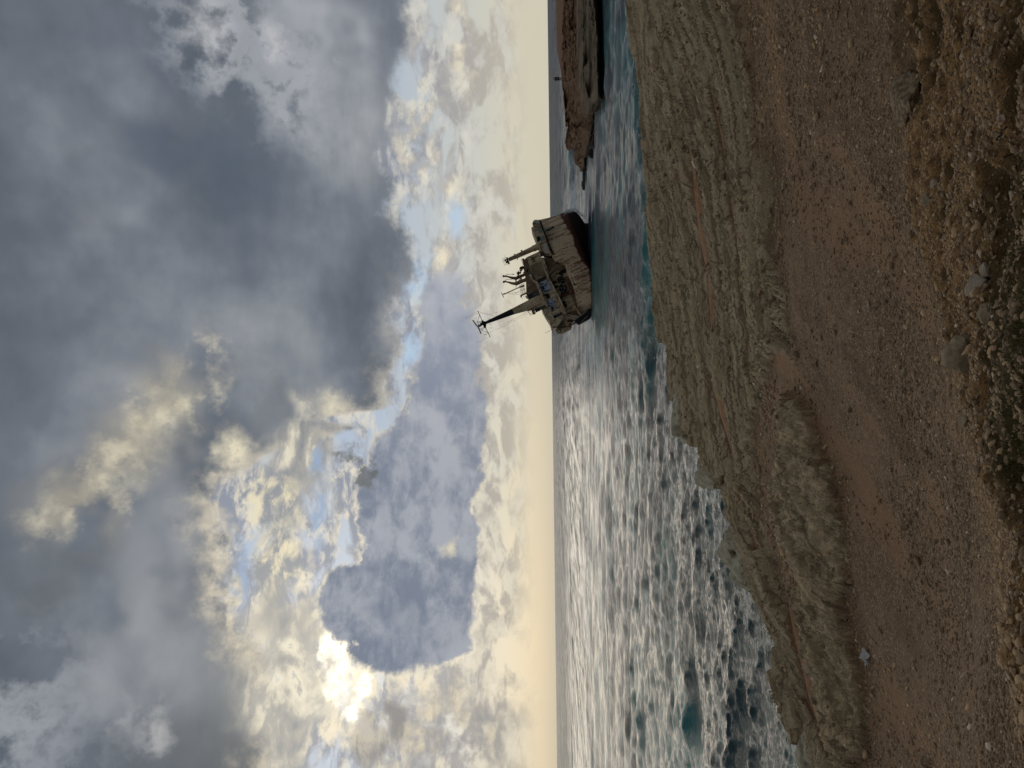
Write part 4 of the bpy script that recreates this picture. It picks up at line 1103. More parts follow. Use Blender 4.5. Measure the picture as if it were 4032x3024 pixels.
# upper deckhouse, right side
slab('deckhouse_upper', [(828, 640), (982, 570), (1000, 650), (1040, 760), (1085, 870), (1062, 880), (882, 818), (858, 740)], 1.6, 8.0, M_CREAM)
slab('recess_shade', [(866, 742), (1000, 688), (1046, 862), (1020, 862), (884, 812)], 1.45, 0.2, M_SHADE)  # dark sheet: shade inside the deckhouse side put in as colour
for k, (a, b_) in enumerate(((868, 648), (882, 668), (893, 690), (900, 640), (925, 628))):
    slab('window', [(a, b_), (a + 32, b_ - 14), (a + 37, b_ - 3), (a + 5, b_ + 11)], 1.5, 0.2, M_BLACK if k < 3 else M_SHADE)
beams('strut', [((880, 824), (1050, 846), 0.17, 0.9), ((886, 842), (1040, 858), 0.10, 0.9), ((1155, 762), (1068, 882), 0.20, 0.4), ((1170, 690), (1155, 762), 0.10, 0.3), ((1060, 660), (1010, 648), 0.12, 0.6)], M_SHADE)
slab('wing_top', [(770, 662), (790, 655), (800, 668), (828, 642), (860, 738), (882, 818), (905, 870), (800, 800), (795, 760)], 2.4, 6.5, M_BROWN)
beams('railing', [((762, 668), (785, 735), 0.05, 2.2), ((772, 660), (800, 750), 0.04, 3.6), ((762, 668), (790, 656), 0.05, 2.2)], M_RAIL)
# dark wheelhouse behind
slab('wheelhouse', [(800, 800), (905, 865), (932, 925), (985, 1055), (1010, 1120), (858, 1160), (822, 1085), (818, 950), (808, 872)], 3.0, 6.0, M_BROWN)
slab('window', L(c4, [(195, 812), (495, 665), (565, 820), (250, 945)]), 2.85, 0.2, M_GLASS)
beams('window_bar', [(c4(350, 735), c4(410, 880), 0.04, 2.75), (c4(400, 705), c4(470, 860), 0.04, 2.75), (c4(455, 680), c4(535, 850), 0.04, 2.75), (c4(210, 800), c4(340, 735), 0.10, 2.75), (c4(380, 820), c4(540, 765), 0.04, 2.75)], M_RAIL)
slab('hole', L(c4, [(215, 525), (255, 515), (262, 540), (222, 550)]), 2.9, 0.2, M_PALE)
slab('hatch', L(c4, [(165, 90), (200, 75), (215, 140), (180, 150)]), 2.3, 0.2, M_BLACK)
# long cream beams along the two deck edges
def beam_strip(name, A, B, w, dep, th, m):
    bm = bmesh.new(); pts = [p for p in A]
    for (a, b_), (c, d) in zip(A[:-1], A[1:]):
        fr = [Z1(a, b_, dep), Z1(c, d, dep), Z1(c + w, d - w * 0.35, dep), Z1(a + w, b_ - w * 0.35, dep)]
        add_slab(bm, fr, [p + Vector((0, th, 0)) for p in fr])
    return obj_bm(name, bm, m, ship)
beam_strip('deck_edge', L(c3, [(735, 170), (790, 290), (880, 350), (985, 620), (1020, 690), (1110, 880)]), None, 24, 0.5, 4.0, M_CREAM)
beam_strip('deck_edge', L(c3, [(1045, 20), (1150, 250), (1265, 480), (1370, 680), (1475, 900), (1515, 1045)]), None, 17, -0.2, 3.0, M_CREAM)
beam_strip('deck_edge', [(1008, 655), (1040, 740), (1085, 862)], None, 16, 0.6, 3.0, M_CREAM)
beam_strip('rusty_deck_line', L(c3, [(1165, 180), (1240, 350), (1330, 570), (1400, 720)]), None, 10, 0.9, 1.0, M_RUST)
# storey between the beams
slab('deckhouse_wall', [(882, 818), (1066, 876), (1115, 962), (1168, 1082), (1218, 1182), (1268, 1292), (1272, 1326), (1180, 1482), (1120, 1480), (1105, 1420), (1055, 1352), (1008, 1268), (1050, 1180), (985, 1058), (932, 925)], 1.5, 8.5, M_CREAM)
slab('window', L(c3, [(905, 290), (1090, 200), (1120, 265), (935, 350)]), 1.35, 0.2, M_GLASS)
slab('window', L(c3, [(1035, 620), (1150, 575), (1200, 665), (1090, 725)]), 1.35, 0.2, M_BLACK)
slab('window', L(c3, [(1255, 1075), (1440, 985), (1475, 1040), (1290, 1125)]), 1.35, 0.2, M_BLACK)
slab('window', L(c3, [(1010, 450), (1060, 435), (1078, 480), (1030, 500)]), 1.20, 0.2, M_BLACK)
slab('window', L(c3, [(1205, 885), (1265, 875), (1280, 915), (1225, 940)]), 1.20, 0.2, M_BLACK)
slab('window', L(c3, [(1225, 960), (1275, 935), (1280, 950), (1230, 980)]), 1.35, 0.2, M_BLACK)
beams('window_bar', [(c3(1390, 1010), c3(1420, 1065), 0.05, 1.25), (c3(1345, 1025), c3(1372, 1085), 0.05, 1.25), (c3(1430, 990), c3(1460, 1045), 0.05, 1.25)], M_RAIL)
slab('panel', L(c3, [(1230, 1070), (1258, 1060), (1262, 1105), (1235, 1115)]), 1.30, 0.1, M_PALE)
# spray-painted murals
def mural_mat():
    m, T, b, out = mat('blue_white_mural')
    P = T.n.new('ShaderNodeNewGeometry').outputs['Position']
    n1 = T.noise(P, 0.9, 4, 0.6, dist=2.2); n2 = T.noise(P, 4.0, 4, 0.7)
    c = T.ramp(n1, [(0.36, (0.06, 0.09, 0.17)), (0.44, (0.12, 0.19, 0.36)), (0.47, (0.40, 0.44, 0.47)), (0.56, (0.46, 0.49, 0.50)), (0.59, (0.09, 0.15, 0.30)), (0.66, (0.40, 0.44, 0.47))])
    T.put(b.inputs['Base Color'], T.mix(T.rng(n2, 0.5, 0.75, 0, 0.5), c, (0.20, 0.17, 0.12))); b.inputs['Roughness'].default_value = 0.7
    return m
M_MUR = mural_mat()
M_BLUE = plain('dark_blue_spray_paint', (0.030, 0.055, 0.13), 0.6)
mu = slab('mural', L(c3, [(940, 360), (1140, 280), (1190, 380), (1225, 480), (1180, 530), (1060, 555), (1000, 510), (960, 450)]), 1.42, 0.07, M_MUR)
def strokes(name, f, lines, r, m, parent, dep=1.38):
    bm = bmesh.new()
    for ln in lines:
        pts = [Z1(*f(*p), dep) for p in ln]
        add_path(bm, pts, r, 5)
    o = obj_bm(name, bm, m, parent); return o
strokes('painted_outline', c3, [[(950, 375), (1050, 365), (1080, 410), (1130, 400)], [(1000, 390), (1010, 430), (1060, 420)], [(1090, 330), (1110, 380), (1150, 365)], [(975, 460), (1010, 440)], [(1020, 520), (1120, 515), (1200, 500)], [(1060, 545), (1160, 535)]], 0.075, M_BLUE, mu)
mu2 = slab('mural', L(c3, [(1105, 755), (1150, 735), (1220, 690), (1290, 680), (1300, 760), (1330, 870), (1300, 920), (1270, 870), (1180, 860), (1140, 820)]), 1.42, 0.07, M_MUR)
strokes('painted_outline', c3, [[(1120, 790), (1160, 850), (1260, 850)], [(1180, 800), (1225, 790), (1240, 830)], [(1230, 700), (1290, 860), (1330, 900), (1400, 880)]], 0.07, M_BLUE, mu2)
strokes('painted_outline', c3, [[(1175, 945), (1260, 925), (1330, 900)], [(1240, 700), (1275, 780), (1300, 880)], [(1185, 940), (1215, 970), (1225, 1040)]], 0.08, M_PALE, mu2, 1.36)

# lower storey in the recess, doors, lettering
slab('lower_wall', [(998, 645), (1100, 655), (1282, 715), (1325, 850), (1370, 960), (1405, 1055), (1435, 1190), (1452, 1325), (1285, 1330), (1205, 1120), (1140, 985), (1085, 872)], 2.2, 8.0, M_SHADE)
slab('name_band', L(c3, [(1165, 225), (1330, 90), (1400, 100), (1480, 330), (1575, 560), (1420, 640), (1330, 590), (1230, 330)]), 2.05, 0.12, M_CREAM)
slab('cabin_wall', L(c3, [(1400, 660), (1640, 600), (1730, 830), (1790, 940), (1540, 1030), (1480, 880)]), 2.05, 0.15, M_CREAM)
def rrect(name, f, cx, cy, hx, hy, rot, dep, m, parent=ship):
    pts = []
    for sx, sy in ((1, 1), (-1, 1), (-1, -1), (1, -1)):
        for k in range(4):
            w = math.atan2(sy, sx) + (k - 1.5) * 0.42
            a = sx * hx * 0.55 + math.cos(w) * hx * 0.45; b_ = sy * hy * 0.55 + math.sin(w) * hy * 0.45
            pts.append((a, b_))
    pts.sort(key=lambda p: math.atan2(p[1] / hy, p[0] / hx))
    c, s = math.cos(rot), math.sin(rot)
    return slab(name, [f(cx + a * c - b_ * s, cy + a * s + b_ * c) for a, b_ in pts], dep, 0.12, m, parent)
rrect('doorway', c4, 985, 455, 58, 40, -0.35, 1.9, M_BLACK); rrect('doorway', c4, 1030, 580, 60, 38, -0.35, 1.9, M_BLACK)
rrect('doorway', c5, 1247, 80, 52, 42, -0.35, 1.9, M_BLACK); rrect('doorway', c5, 1290, 170, 52, 42, -0.35, 1.9, M_BLACK)
beams('red_pillar', [(c3(1335, 690), c3(1640, 575), 0.26, 1.6), (c3(1640, 575), c3(1735, 530), 0.20, 1.5), (c3(1395, 680), c3(1440, 780), 0.12, 1.8)], M_RUST)
slab('dark_opening', L(c4, [(1075, 190), (1200, 90), (1310, 60), (1345, 130), (1250, 190), (1150, 260)]), 1.9, 0.15, M_BLACK)
slab('hull_opening', L(c2, [(1305, 1095), (1460, 1100), (1495, 1150), (1310, 1150)]), 1.2, 0.15, M_BLACK)
def lettering(txt, f, start, end, capx, dep, m, name, bold):
    p0 = Z1(*f(*start), dep); p1 = Z1(*f(*end), dep)
    cu = bpy.data.curves.new(name, 'FONT'); cu.body = txt; cu.extrude = 0.03; cu.offset = bold
    cu.size = 1.0; cu.resolution_u = 3
    o = bpy.data.objects.new(name, cu); COL.objects.link(o); o.parent = ship
    d = (p1 - p0); ln = d.length; d.normalize()
    up = Vector((-d.z, 0, d.x)); nrm = Vector((0, -1, 0))
    bpy.context.view_layer.update()
    w = max(o.dimensions.x, 0.1)
    capm = capx / 7.373 * SD / FPX
    o.matrix_local = Matrix.Translation(p0) @ Matrix((d * (ln / w), up * (capm / 0.70), nrm)).transposed().to_4x4()
    me = bpy.data.meshes.new_from_object(o.evaluated_get(bpy.context.evaluated_depsgraph_get()))
    me.materials.clear(); me.materials.append(m)
    mw = o.matrix_local.copy(); bpy.data.objects.remove(o)
    r = bpy.data.objects.new(name, me); COL.objects.link(r); r.parent = ship; r.matrix_local = mw
    return r
lettering('BENR', c4, (1365, 830), (1235, 235), 195, 1.85, M_INK, 'graffiti_lettering', 0.035)
lettering('Y8J', c4, (1000, 330), (1085, 190), 60, 1.85, M_RUST, 'graffiti_tag', 0.01)
# crates and junk on the lower deck edge
bm = bmesh.new()
for a, b_, c, d in ((1240, 225, 1370, 190), (1235, 280, 1400, 215)):
    add_bar(bm, Z1(*c4(a, b_), 0.5), Z1(*c4(c, d), 0.5), 0.14, None, 4)
for k in range(4):
    a = 1250 + k * 42
    add_bar(bm, Z1(*c4(a, 225 - k * 10), 0.4), Z1(*c4(a + 28, 300 - k * 14), 0.4), 0.10, None, 4)
obj_bm('hatch_frame', bm, M_CREAM, ship)
sg = []
for k in range(7):
    a, b_ = 1270 + k * 42, 330 + k * 78
    sg.append((c4(a, b_), c4(a + 190, b_ - 70), 0.07, 0.5)); 
sg += [(c4(1270, 330), c4(1560, 810), 0.07, 0.5), (c4(1460, 260), c4(1640, 700), 0.09, 0.1), (c4(1370, 290), c4(1600, 760), 0.06, 0.3)]
beams('rusty_railing', sg, M_RUST)
bm = bmesh.new()
for (a, b_, s) in ((1320, 380, .35), (1420, 400, .32), (1400, 500, .42), (1340, 480, .3), (1470, 600, .36), (1390, 640, .38), (1480, 680, .3), (1450, 740, .34)):
    add_ball(bm, Z1(*c4(a, b_), 0.9), s, 1, (1.1, 1.0, 0.8))
obj_bm('deck_debris', bm, M_BROWN, ship)
slab('hull_plate', L(c4, [(1525, 480), (1660, 460), (1690, 545), (1560, 570)]), 0.0, 0.3, M_BLACK)
slab('rust_patch', L(c4, [(1690, 475), (2060, 530), (2050, 610), (1680, 580)]), 0.12, 0.3, M_RUST)
slab('hull_hole', L(c3, [(1850, 620), (1960, 590), (2060, 570), (2060, 740), (1990, 720), (1920, 660), (1860, 660)]), 0.5, 0.4, M_BLACK)
# portside struts and the wing panel at the far left
slab('wing_panel', [(1282, 1318), (1340, 1338), (1425, 1345), (1345, 1432), (1362, 1478), (1235, 1542), (1185, 1482)], 2.4, 7.0, M_CREAM)
beams('strut', [((1262, 1352), (1172, 1475), 0.30, 1.4), ((1288, 1326), (1430, 1348), 0.24, 1.4), (c5(1290, 420), c5(1570, 210), 0.12, 1.4), (c5(1300, 375), c5(1460, 300), 0.10, 1.4), (c5(1270, 480), c5(1600, 570), 0.16, 1.3), (c5(1560, 170), c5(1740, 450), 0.18, 1.0)], M_CREAM)
slab('shade_panel', L(c5, [(1190, 570), (1250, 620), (1330, 800), (1120, 880), (1040, 800)]), 2.3, 0.15, M_SHADE)
slab('red_patch', L(c5, [(1330, 590), (1500, 570), (1530, 600), (1470, 650), (1370, 650)]), 2.3, 0.15, M_RUST)
slab('end_plate', L(c5, [(1030, 830), (1080, 810), (1180, 940), (1150, 990), (1090, 1000), (1020, 880)]), 2.2, 0.8, M_CREAM)
beams('rusty_bracket', [(c5(1415, 690), c5(1460, 800), 0.24, 1.8), (c5(1470, 735), c5(1640, 640), 0.17, 1.8), (c5(1120, 800), c5(1440, 775), 0.07, 2.2)], M_RUST)
sg = []
for d in (2.4, 4.2):
    sg += [(c5(905, 880), c5(980, 1055), 0.05, d), (c5(980, 1055), c5(1090, 990), 0.04, d), (c5(905, 880), c5(1010, 800), 0.04, d), (c5(935, 935), c5(1040, 870), 0.035, d), (c5(955, 995), c5(1065, 930), 0.035, d), (c5(1000, 860), c5(1060, 990), 0.03, d)]
sg += [(c5(905, 880), c5(905, 880), 0.05, 2.4, 4.2), (c5(980, 1055), c5(980, 1055), 0.05, 2.4, 4.2)]
beams('railing', sg, M_RAIL, ship, 5)
beams('aerial', [(c5(715, 970), c5(990, 820), 0.035, 3.0), (c5(905, 870), c5(920, 890), 0.12, 3.0)], M_MASTB, ship, 5)
beams('rigging', [(c5(610, 320), c5(905, 880), 0.028, 3.0), (c5(630, 310), c5(860, 760), 0.022, 3.2), (c5(800, 680), c5(850, 670), 0.03, 3.0)], M_WIRE, ship, 4)
slab('side_screen', L(c5, [(632, 300), (660, 290), (770, 490), (830, 560), (860, 640), (850, 720), (905, 770), (960, 700), (900, 560), (760, 280)]), 2.4, 5.0, M_BROWN)
rrect('round_port', c5, 925, 690, 45, 60, -0.2, 2.2, M_RUST)
# fallen dark plating awash at the left end
bm = bmesh.new()
fr = [Z1(*c5(*p), 0.6) for p in [(1600, 590), (1900, 360), (1990, 240), (2060, 300), (2090, 350), (2060, 460), (2010, 570), (1830, 660), (1690, 750), (1640, 690)]]
add_slab(bm, fr, [p + Vector((0.4, 5.0, 0.3)) for p in fr])
wk = obj_bm('collapsed_plating', bm, M_MASTB, ship); wk['label'] = 'black crumpled plating trailing in the water'
wk.modifiers.new('bev', 'BEVEL').width = 0.25
beams('twisted_pipe', [(c5(1590, 575), c5(1915, 335), 0.07, 0.3), (c5(1765, 650), c5(1900, 510), 0.05, 0.3), (c5(1900, 510), c5(1960, 460), 0.05, 0.3), (c5(1740, 700), c5(1765, 650), 0.05, 0.3), (c5(1830, 690), c5(1930, 610), 0.05, 0.3)], M_RAIL, wk, 5)

# main mast, tapering from the house roof to the crosstrees
MB0, MB1, MB2 = (945, 1172), (665, 1287), (332, 1424)
bm = bmesh.new()
add_bar(bm, Z1(1060, 1132, 2.6), Z1(915, 1190, 2.6), 1.35, 1.28, 20); add_bar(bm, Z1(915, 1190, 2.6), Z1(665, 1286, 2.6), 1.24, 0.70, 20)
mast = obj_bm('mast', bm, M_CREAM, ship, True); mast.modifiers.new('edge', 'EDGE_SPLIT').split_angle = 0.8
bm = bmesh.new(); add_bar(bm, Z1(665, 1286, 2.6), Z1(330, 1425, 2.6), 0.705, 0.30, 20)
mt = obj_bm('mast_top', bm, M_MASTB, mast, True); mt.modifiers.new('edge', 'EDGE_SPLIT').split_angle = 0.8
slab('mast_house', L(c5, [(250, 75), (640, -40), (740, 215), (350, 275)]), 1.35, 4.0, M_CREAM)
slab('louvre', L(c5, [(400, 270), (695, 150), (740, 235), (440, 375)]), 1.2, 0.25, M_GLASS)
beams('window_bar', [(c5(540, 205), c5(595, 300), 0.05, 1.1), (c5(600, 185), c5(650, 275), 0.05, 1.1), (c5(655, 160), c5(705, 255), 0.05, 1.1)], M_RAIL)
slab('mast_box', L(c5, [(300, 290), (385, 260), (435, 385), (350, 415)]), 1.2, 2.0, M_SHADE)
beams('railing', [(c5(210, 340), c5(285, 450), 0.05, 1.5), (c5(285, 450), c5(345, 410), 0.05, 1.5), (c5(235, 370), c5(300, 330), 0.05, 1.5), (c5(262, 415), c5(325, 375), 0.04, 1.5), (c5(200, 335), c5(300, 300), 0.09, 1.5), (c5(395, 405), c5(410, 425), 0.10, 1.5)], M_RUST, ship, 5)
ZM = lambda a, b_: cm(a, b_)
bm = bmesh.new()
for p, q, r in (((460, 1090), (600, 1010), 0.30), ((500, 960), (600, 1190), 0.28), ((540, 1050), (600, 1120), 0.34), ((455, 1050), (470, 1110), 0.22)):
    add_bar(bm, Z1(*cm(*p), 2.2), Z1(*cm(*q), 2.8), r, None, 8)
hd = obj_bm('crosstrees', bm, M_MASTB, mast)
beams('yard', [(cm(350, 635), cm(510, 980), 0.075, 2.6), (cm(600, 1160), cm(765, 1495), 0.075, 2.6), (cm(338, 645), cm(375, 632), 0.07, 2.6), (cm(740, 1500), cm(770, 1480), 0.07, 2.6), (cm(685, 1350), cm(715, 1385), 0.12, 2.6)], M_MASTB, hd)
beams('brace', [(cm(405, 780), cm(335, 1000), 0.045, 2.6), (cm(335, 1000), cm(490, 970), 0.06, 2.6), (cm(370, 1030), cm(490, 1010), 0.04, 2.6), (cm(335, 1000), cm(365, 1100), 0.035, 2.6), (cm(440, 1250), cm(560, 1170), 0.045, 2.6),
                 (cm(475, 1275), cm(590, 1195), 0.05, 2.6), (cm(475, 1275), cm(690, 1365), 0.045, 2.6), (cm(600, 1200), cm(650, 1350), 0.03, 2.6), (cm(400, 1180), cm(440, 1250), 0.03, 2.6), (cm(370, 1030), cm(400, 1180), 0.03, 2.4), (cm(735, 900), cm(735, 930), 0.07, 2.6), (cm(690, 1390), cm(575, 1430), 0.03, 2.6)], M_MASTB, hd, 5)
for p in ((580, 1428), (625, 1422)):
    bm = bmesh.new(); add_ball(bm, Z1(*cm(*p), 2.6), 0.10, 1)
    obj_bm('lamp', bm, M_RUST, hd)
bm = bmesh.new()
pts = [(180, 940), (280, 1080), (355, 1165), (410, 1280), (460, 1395)]
for (p, q) in zip(pts[:-1], pts[1:]): add_bar(bm, Z1(*cm(*p), 2.3), Z1(*cm(*q), 2.3), 0.155, None, 8)
rd = obj_bm('radar_scanner', bm, M_SCAN, hd)
bm = bmesh.new(); add_bar(bm, Z1(*cm(365, 1140), 2.4), Z1(*cm(460, 1110), 2.4), 0.26, 0.30, 10)
obj_bm('radar_motor', bm, M_GREEN, rd)
W = []
def wire(f, a, b_, sag=0.0, r=0.020, d0=2.6, d1=2.6):
    n = 8; P = []
    for i in range(n + 1):
        t = i / n; P.append((a[0] + (b_[0] - a[0]) * t + sag * math.sin(math.pi * t), a[1] + (b_[1] - a[1]) * t))
    for p, q in zip(P[:-1], P[1:]): W.append((f(*p), f(*q), r, d0, d1))
wire(cm, (340, 645), (-120, 870)); wire(cm, (370, 705), (-60, 890)); wire(cm, (365, 640), (910, 805), -20); wire(cm, (430, 690), (900, 800), 10)
wire(cm, (765, 1495), (310, 1700)); wire(cm, (720, 1360), (2010, 660), 120, 0.02); wire(cm, (1370, 1080), (1480, 940)); wire(cm, (1200, 1075), (2010, 650), 30, 0.022)
wire(cm, (2040, 690), (1790, 910)); wire(cm, (520, 920), (820, 890), 0); wire(cm, (640, 1100), (820, 1085), 5); wire(cm, (650, 1195), (980, 1210)); wire(cm, (740, 730), (1140, 650))
wire(c4, (180, 200), (560, 860), 0, 0.03, 1.2, 1.2); wire(c4, (210, 190), (610, 880), 0, 0.03, 1.2, 1.2); wire(c4, (260, 170), (350, 640), 10, 0.03, 1.2, 1.2); wire(c4, (120, 220), (290, 150), 0, 0.04, 1.2, 1.2)
beams('rigging', W, M_WIRE, mast, 4)

# davits on the boat deck
def davit(pts, name, m):
    bm = bmesh.new()
    for (p, q) in zip(pts[:-1], pts[1:]):
        add_bar(bm, Z1(*cd(p[0], p[1]), 3.4), Z1(*cd(q[0], q[1]), 3.4), p[2], q[2], 6, 0.7)
    return obj_bm(name, bm, m, ship)
M_DAV = ship_paint('davit_steel', (0.10, 0.055, 0.032), (0.19, 0.13, 0.08), 0.7)
d1 = davit([(150, 820, .18), (200, 808, .16), (300, 825, .20), (430, 862, .32), (540, 878, .40), (640, 830, .42), (740, 790, .36), (850, 745, .34), (920, 720, .3)], 'davit', M_DAV)
beams('davit_hook', [(cd(150, 822), cd(200, 800), 0.26, 3.3), (cd(200, 805), cd(290, 755), 0.07, 3.3), (cd(290, 755), cd(430, 752), 0.05, 3.3), (cd(430, 752), cd(490, 755), 0.09, 3.3), (cd(540, 880), cd(540, 980), 0.15, 3.3)], M_RUST, d1)
d2 = davit([(150, 985, .18), (210, 972, .16), (300, 985, .20), (430, 1025, .32), (540, 1035, .40), (640, 985, .42), (760, 945, .44), (880, 900, .46), (1000, 850, .46)], 'davit', M_SHADE)
beams('davit_hook', [(cd(150, 985), cd(205, 975), 0.26, 3.3), (cd(200, 960), cd(275, 905), 0.07, 3.3), (cd(275, 905), cd(430, 905), 0.05, 3.3), (cd(545, 1040), cd(540, 1150), 0.13, 3.3, 3.3, 0.05), (cd(560, 1075), cd(720, 1000), 0.12, 3.3)], M_RUST, d2)
beams('davit_truss', [(cd(740, 590), cd(570, 830), 0.13, 3.8), (cd(760, 520), cd(660, 560), 0.18, 3.8), (cd(660, 560), cd(665, 650), 0.15, 3.8), (cd(665, 650), cd(740, 590), 0.12, 3.8), (cd(690, 660), cd(670, 740), 0.12, 3.8), (cd(770, 520), cd(800, 690), 0.14, 3.8), (cd(600, 975), cd(690, 860), 0.09, 3.8), (cd(650, 960), cd(700, 880), 0.09, 3.8), (cd(700, 870), cd(720, 910), 0.10, 3.8), (cd(760, 730), cd(790, 690), 0.16, 3.8)], M_RUST)
slab('davit_box', L(cd, [(620, 650), (650, 690), (590, 765), (555, 715)]), 3.6, 0.7, M_RUST)
slab('davit_winch', L(cd, [(660, 545), (755, 515), (770, 580), (680, 590)]), 3.5, 0.8, M_RUST)
# signal mast and bridge-top railings
sm = beams('signal_mast', [(cd(790, 1090), cd(640, 1140), 0.17, 4.0), (cd(640, 1140), cd(220, 1330), 0.12, 4.0), (cd(220, 1330), cd(150, 1350), 0.16, 4.0)], M_DAV)
beams('signal_yard', [(cd(100, 1295), cd(180, 1445), 0.085, 4.0)], M_GREEN, sm)
beams('stay', [(cd(250, 1325), cd(690, 1365), 0.03, 4.0), (cd(270, 1305), cd(530, 1305), 0.03, 4.0), (cd(530, 1305), cd(690, 1308), 0.03, 4.0), (cd(530, 1305), cd(820, 1180), 0.04, 4.0), (cd(515, 1300), cd(545, 1308), 0.10, 4.0)], M_RAIL, sm, 4)
sg = []
for k in range(7):
    a, b_ = 640 + k * 9, 1090 + k * 42
    sg.append((cd(a, b_), cd(a + 150, b_ - 62), 0.045, 3.4)); 
for d in (0, 50, 100):
    sg.append((cd(640 + d, 1095 - d * .42), cd(700 + d, 1350 - d * .42), 0.035, 3.4))
sg += [(cd(640, 1120), cd(790, 1060), 0.05, 4.5), (cd(675, 1390), cd(860, 1310), 0.20, 3.6), (cd(690, 1400), cd(745, 1520), 0.035, 3.5), (cd(760, 1400), cd(800, 1490), 0.03, 3.5), (cd(690, 1380), cd(700, 1440), 0.20, 3.4), (cd(830, 1390), cd(880, 1480), 0.16, 3.4)]
beams('bridge_railing', sg, M_RAIL, ship, 5)

# spray where the swell meets the stern
M_FOAM = plain('spray', (0.70, 0.73, 0.74), 0.5)
bm = bmesh.new(); g = np.random.default_rng(12)
for k in range(500):
    t = g.random(); a = 1270 + 230 * t; b_ = 118 - 40 * math.sin(math.pi * min(1, t * 1.1)) + 95 * max(0, t - 0.65) + 22 * g.normal() * 0.6
    p = Z1(a + 6 * g.normal(), b_, 5.0 + 3 * g.random())
    add_ball(bm, p, 0.03 + 0.08 * g.random() ** 2, 1)
sp = obj_bm('spray', bm, M_FOAM); sp.location = tuple(SHIP0)
tag(sp, kind='stuff')

# ------------------------------------------------------------------ stones
def ground_hit(X, Y):
    d = ray(X, Y); d = d / d.y
    ys = np.linspace(1.3, 60, 3000); xs = d.x * ys; zs = EYE.z + d.z * ys
    zz = terrain(xs, ys)[0]; i = int(np.argmax(zs < zz))
    return Vector((xs[i], ys[i], zz[i]))
MS = {'grey': stone_mat('grey_limestone', (0.19, 0.142, 0.086), (0.30, 0.235, 0.150), 9), 'pale': stone_mat('pale_stone', (0.26, 0.21, 0.145), (0.40, 0.335, 0.24), 9),
      'buff': stone_mat('buff_stone', (0.25, 0.185, 0.11), (0.36, 0.28, 0.18), 9), 'brown': stone_mat('soil_crusted_stone', (0.11, 0.075, 0.042), (0.32, 0.235, 0.145), 16),
      'ledge': stone_mat('ledge_stone', (0.24, 0.215, 0.14), (0.46, 0.42, 0.295), 3.5)}
def stone(X, Y, lx, ly, h, mk, label, seed, sub=4, amp=0.3, name='stone', cat='stone', sink=0.25, rz=0.0, group=None):
    """lx: across (photo Y direction), ly: away, in photo px at that spot"""
    p = ground_hit(X, Y); k = (p - EYE).length / FPX
    w = ly * k * 0.5; dpt = lx * k * 0.5; hh = h * k * 0.5
    bm = rock_mesh(seed, sub, (w, dpt, hh), amp, 1.1)
    o = obj_bm(name, bm, MS[mk], smooth=True)
    o.modifiers.new('edge', 'EDGE_SPLIT').split_angle = math.radians(28)
    o.location = (p.x, p.y + dpt * 0.3, p.z + hh * (0.75 - 2 * sink)); o.rotation_euler = (0, 0, rz)
    tag(o, label, cat, group)
    return o
SG = None
stone(3812, 1395, 150, 150, 90, 'grey', 'flat-topped grey stone block half buried at the edge of the moss', 51, 4, 0.22, sink=0.22, rz=0.5)
stone(3862, 1128, 110, 95, 60, 'pale', 'smooth rounded pinkish grey stone beside the moss', 52, 4, 0.15, sink=0.3)
stone(3900, 1232, 75, 70, 50, 'grey', 'angular grey stone with a bright edge beside the moss, left of the smooth rounded one', 53, 4, 0.3)
stone(3900, 1062, 40, 60, 36, 'pale', 'narrow pale stone lying at the corner of the moss, right of the smooth rounded one', 58, 3, 0.25, rz=0.6)
stone(3600, 375, 150, 165, 95, 'brown', 'large soil-crusted rock with dark hollows beneath it, above the bank', 54, 5, 0.5, name='rock', cat='rock', sink=0.28)
stone(3662, 778, 60, 52, 40, 'grey', 'rounded dull grey stone at the foot of the brown bank', 55, 3, 0.15)
stone(3690, 722, 34, 40, 26, 'pale', 'pale flat stone next to the rounded dull grey stone', 56, 3, 0.2)
stone(3426, 1207, 20, 52, 18, 'pale', 'long thin pale stone lying on open gravel', 57, 3, 0.25, rz=0.25)
stone(3525, 1195, 22, 34, 18, 'grey', 'small flat grey stone on the gravel, below the long thin pale one', 59, 3, 0.2)
stone(3564, 1466, 30, 34, 24, 'buff', 'small buff stone sitting alone on the gravel above the grey block', 60, 3, 0.2)
stone(3552, 1551, 14, 40, 16, 'pale', 'whitish sliver of stone on the gravel near the small buff stone', 61, 3, 0.2)
stone(3807, 1660, 46, 46, 36, 'buff', 'round tan stone among the coarse gravel left of the grey block', 62, 3, 0.15)
stone(3092, 722, 24, 44, 20, 'pale', 'pale flat stone on the gravel below the layered rock, at the right', 63, 3, 0.25)
stone(3034, 838, 20, 46, 18, 'grey', 'thin pale grey slab at the boundary of gravel and layered rock', 64, 3, 0.2)
stone(2992, 1514, 18, 46, 16, 'pale', 'pale elongated stone where the sandy gravel meets the layered rock', 65, 3, 0.2)
stone(2902, 308, 18, 40, 18, 'ledge', 'light oval rock lying on the strata at the far right', 66, 3, 0.2)
stone(3680, 1560, 40, 44, 26, 'grey', 'dark grey stone pressed into coarse gravel left of the grey block', 67, 3, 0.2)
stone(3660, 3005, 60, 70, 40, 'brown', 'brown stone cut by the left edge of the beach gravel', 68, 3, 0.3)
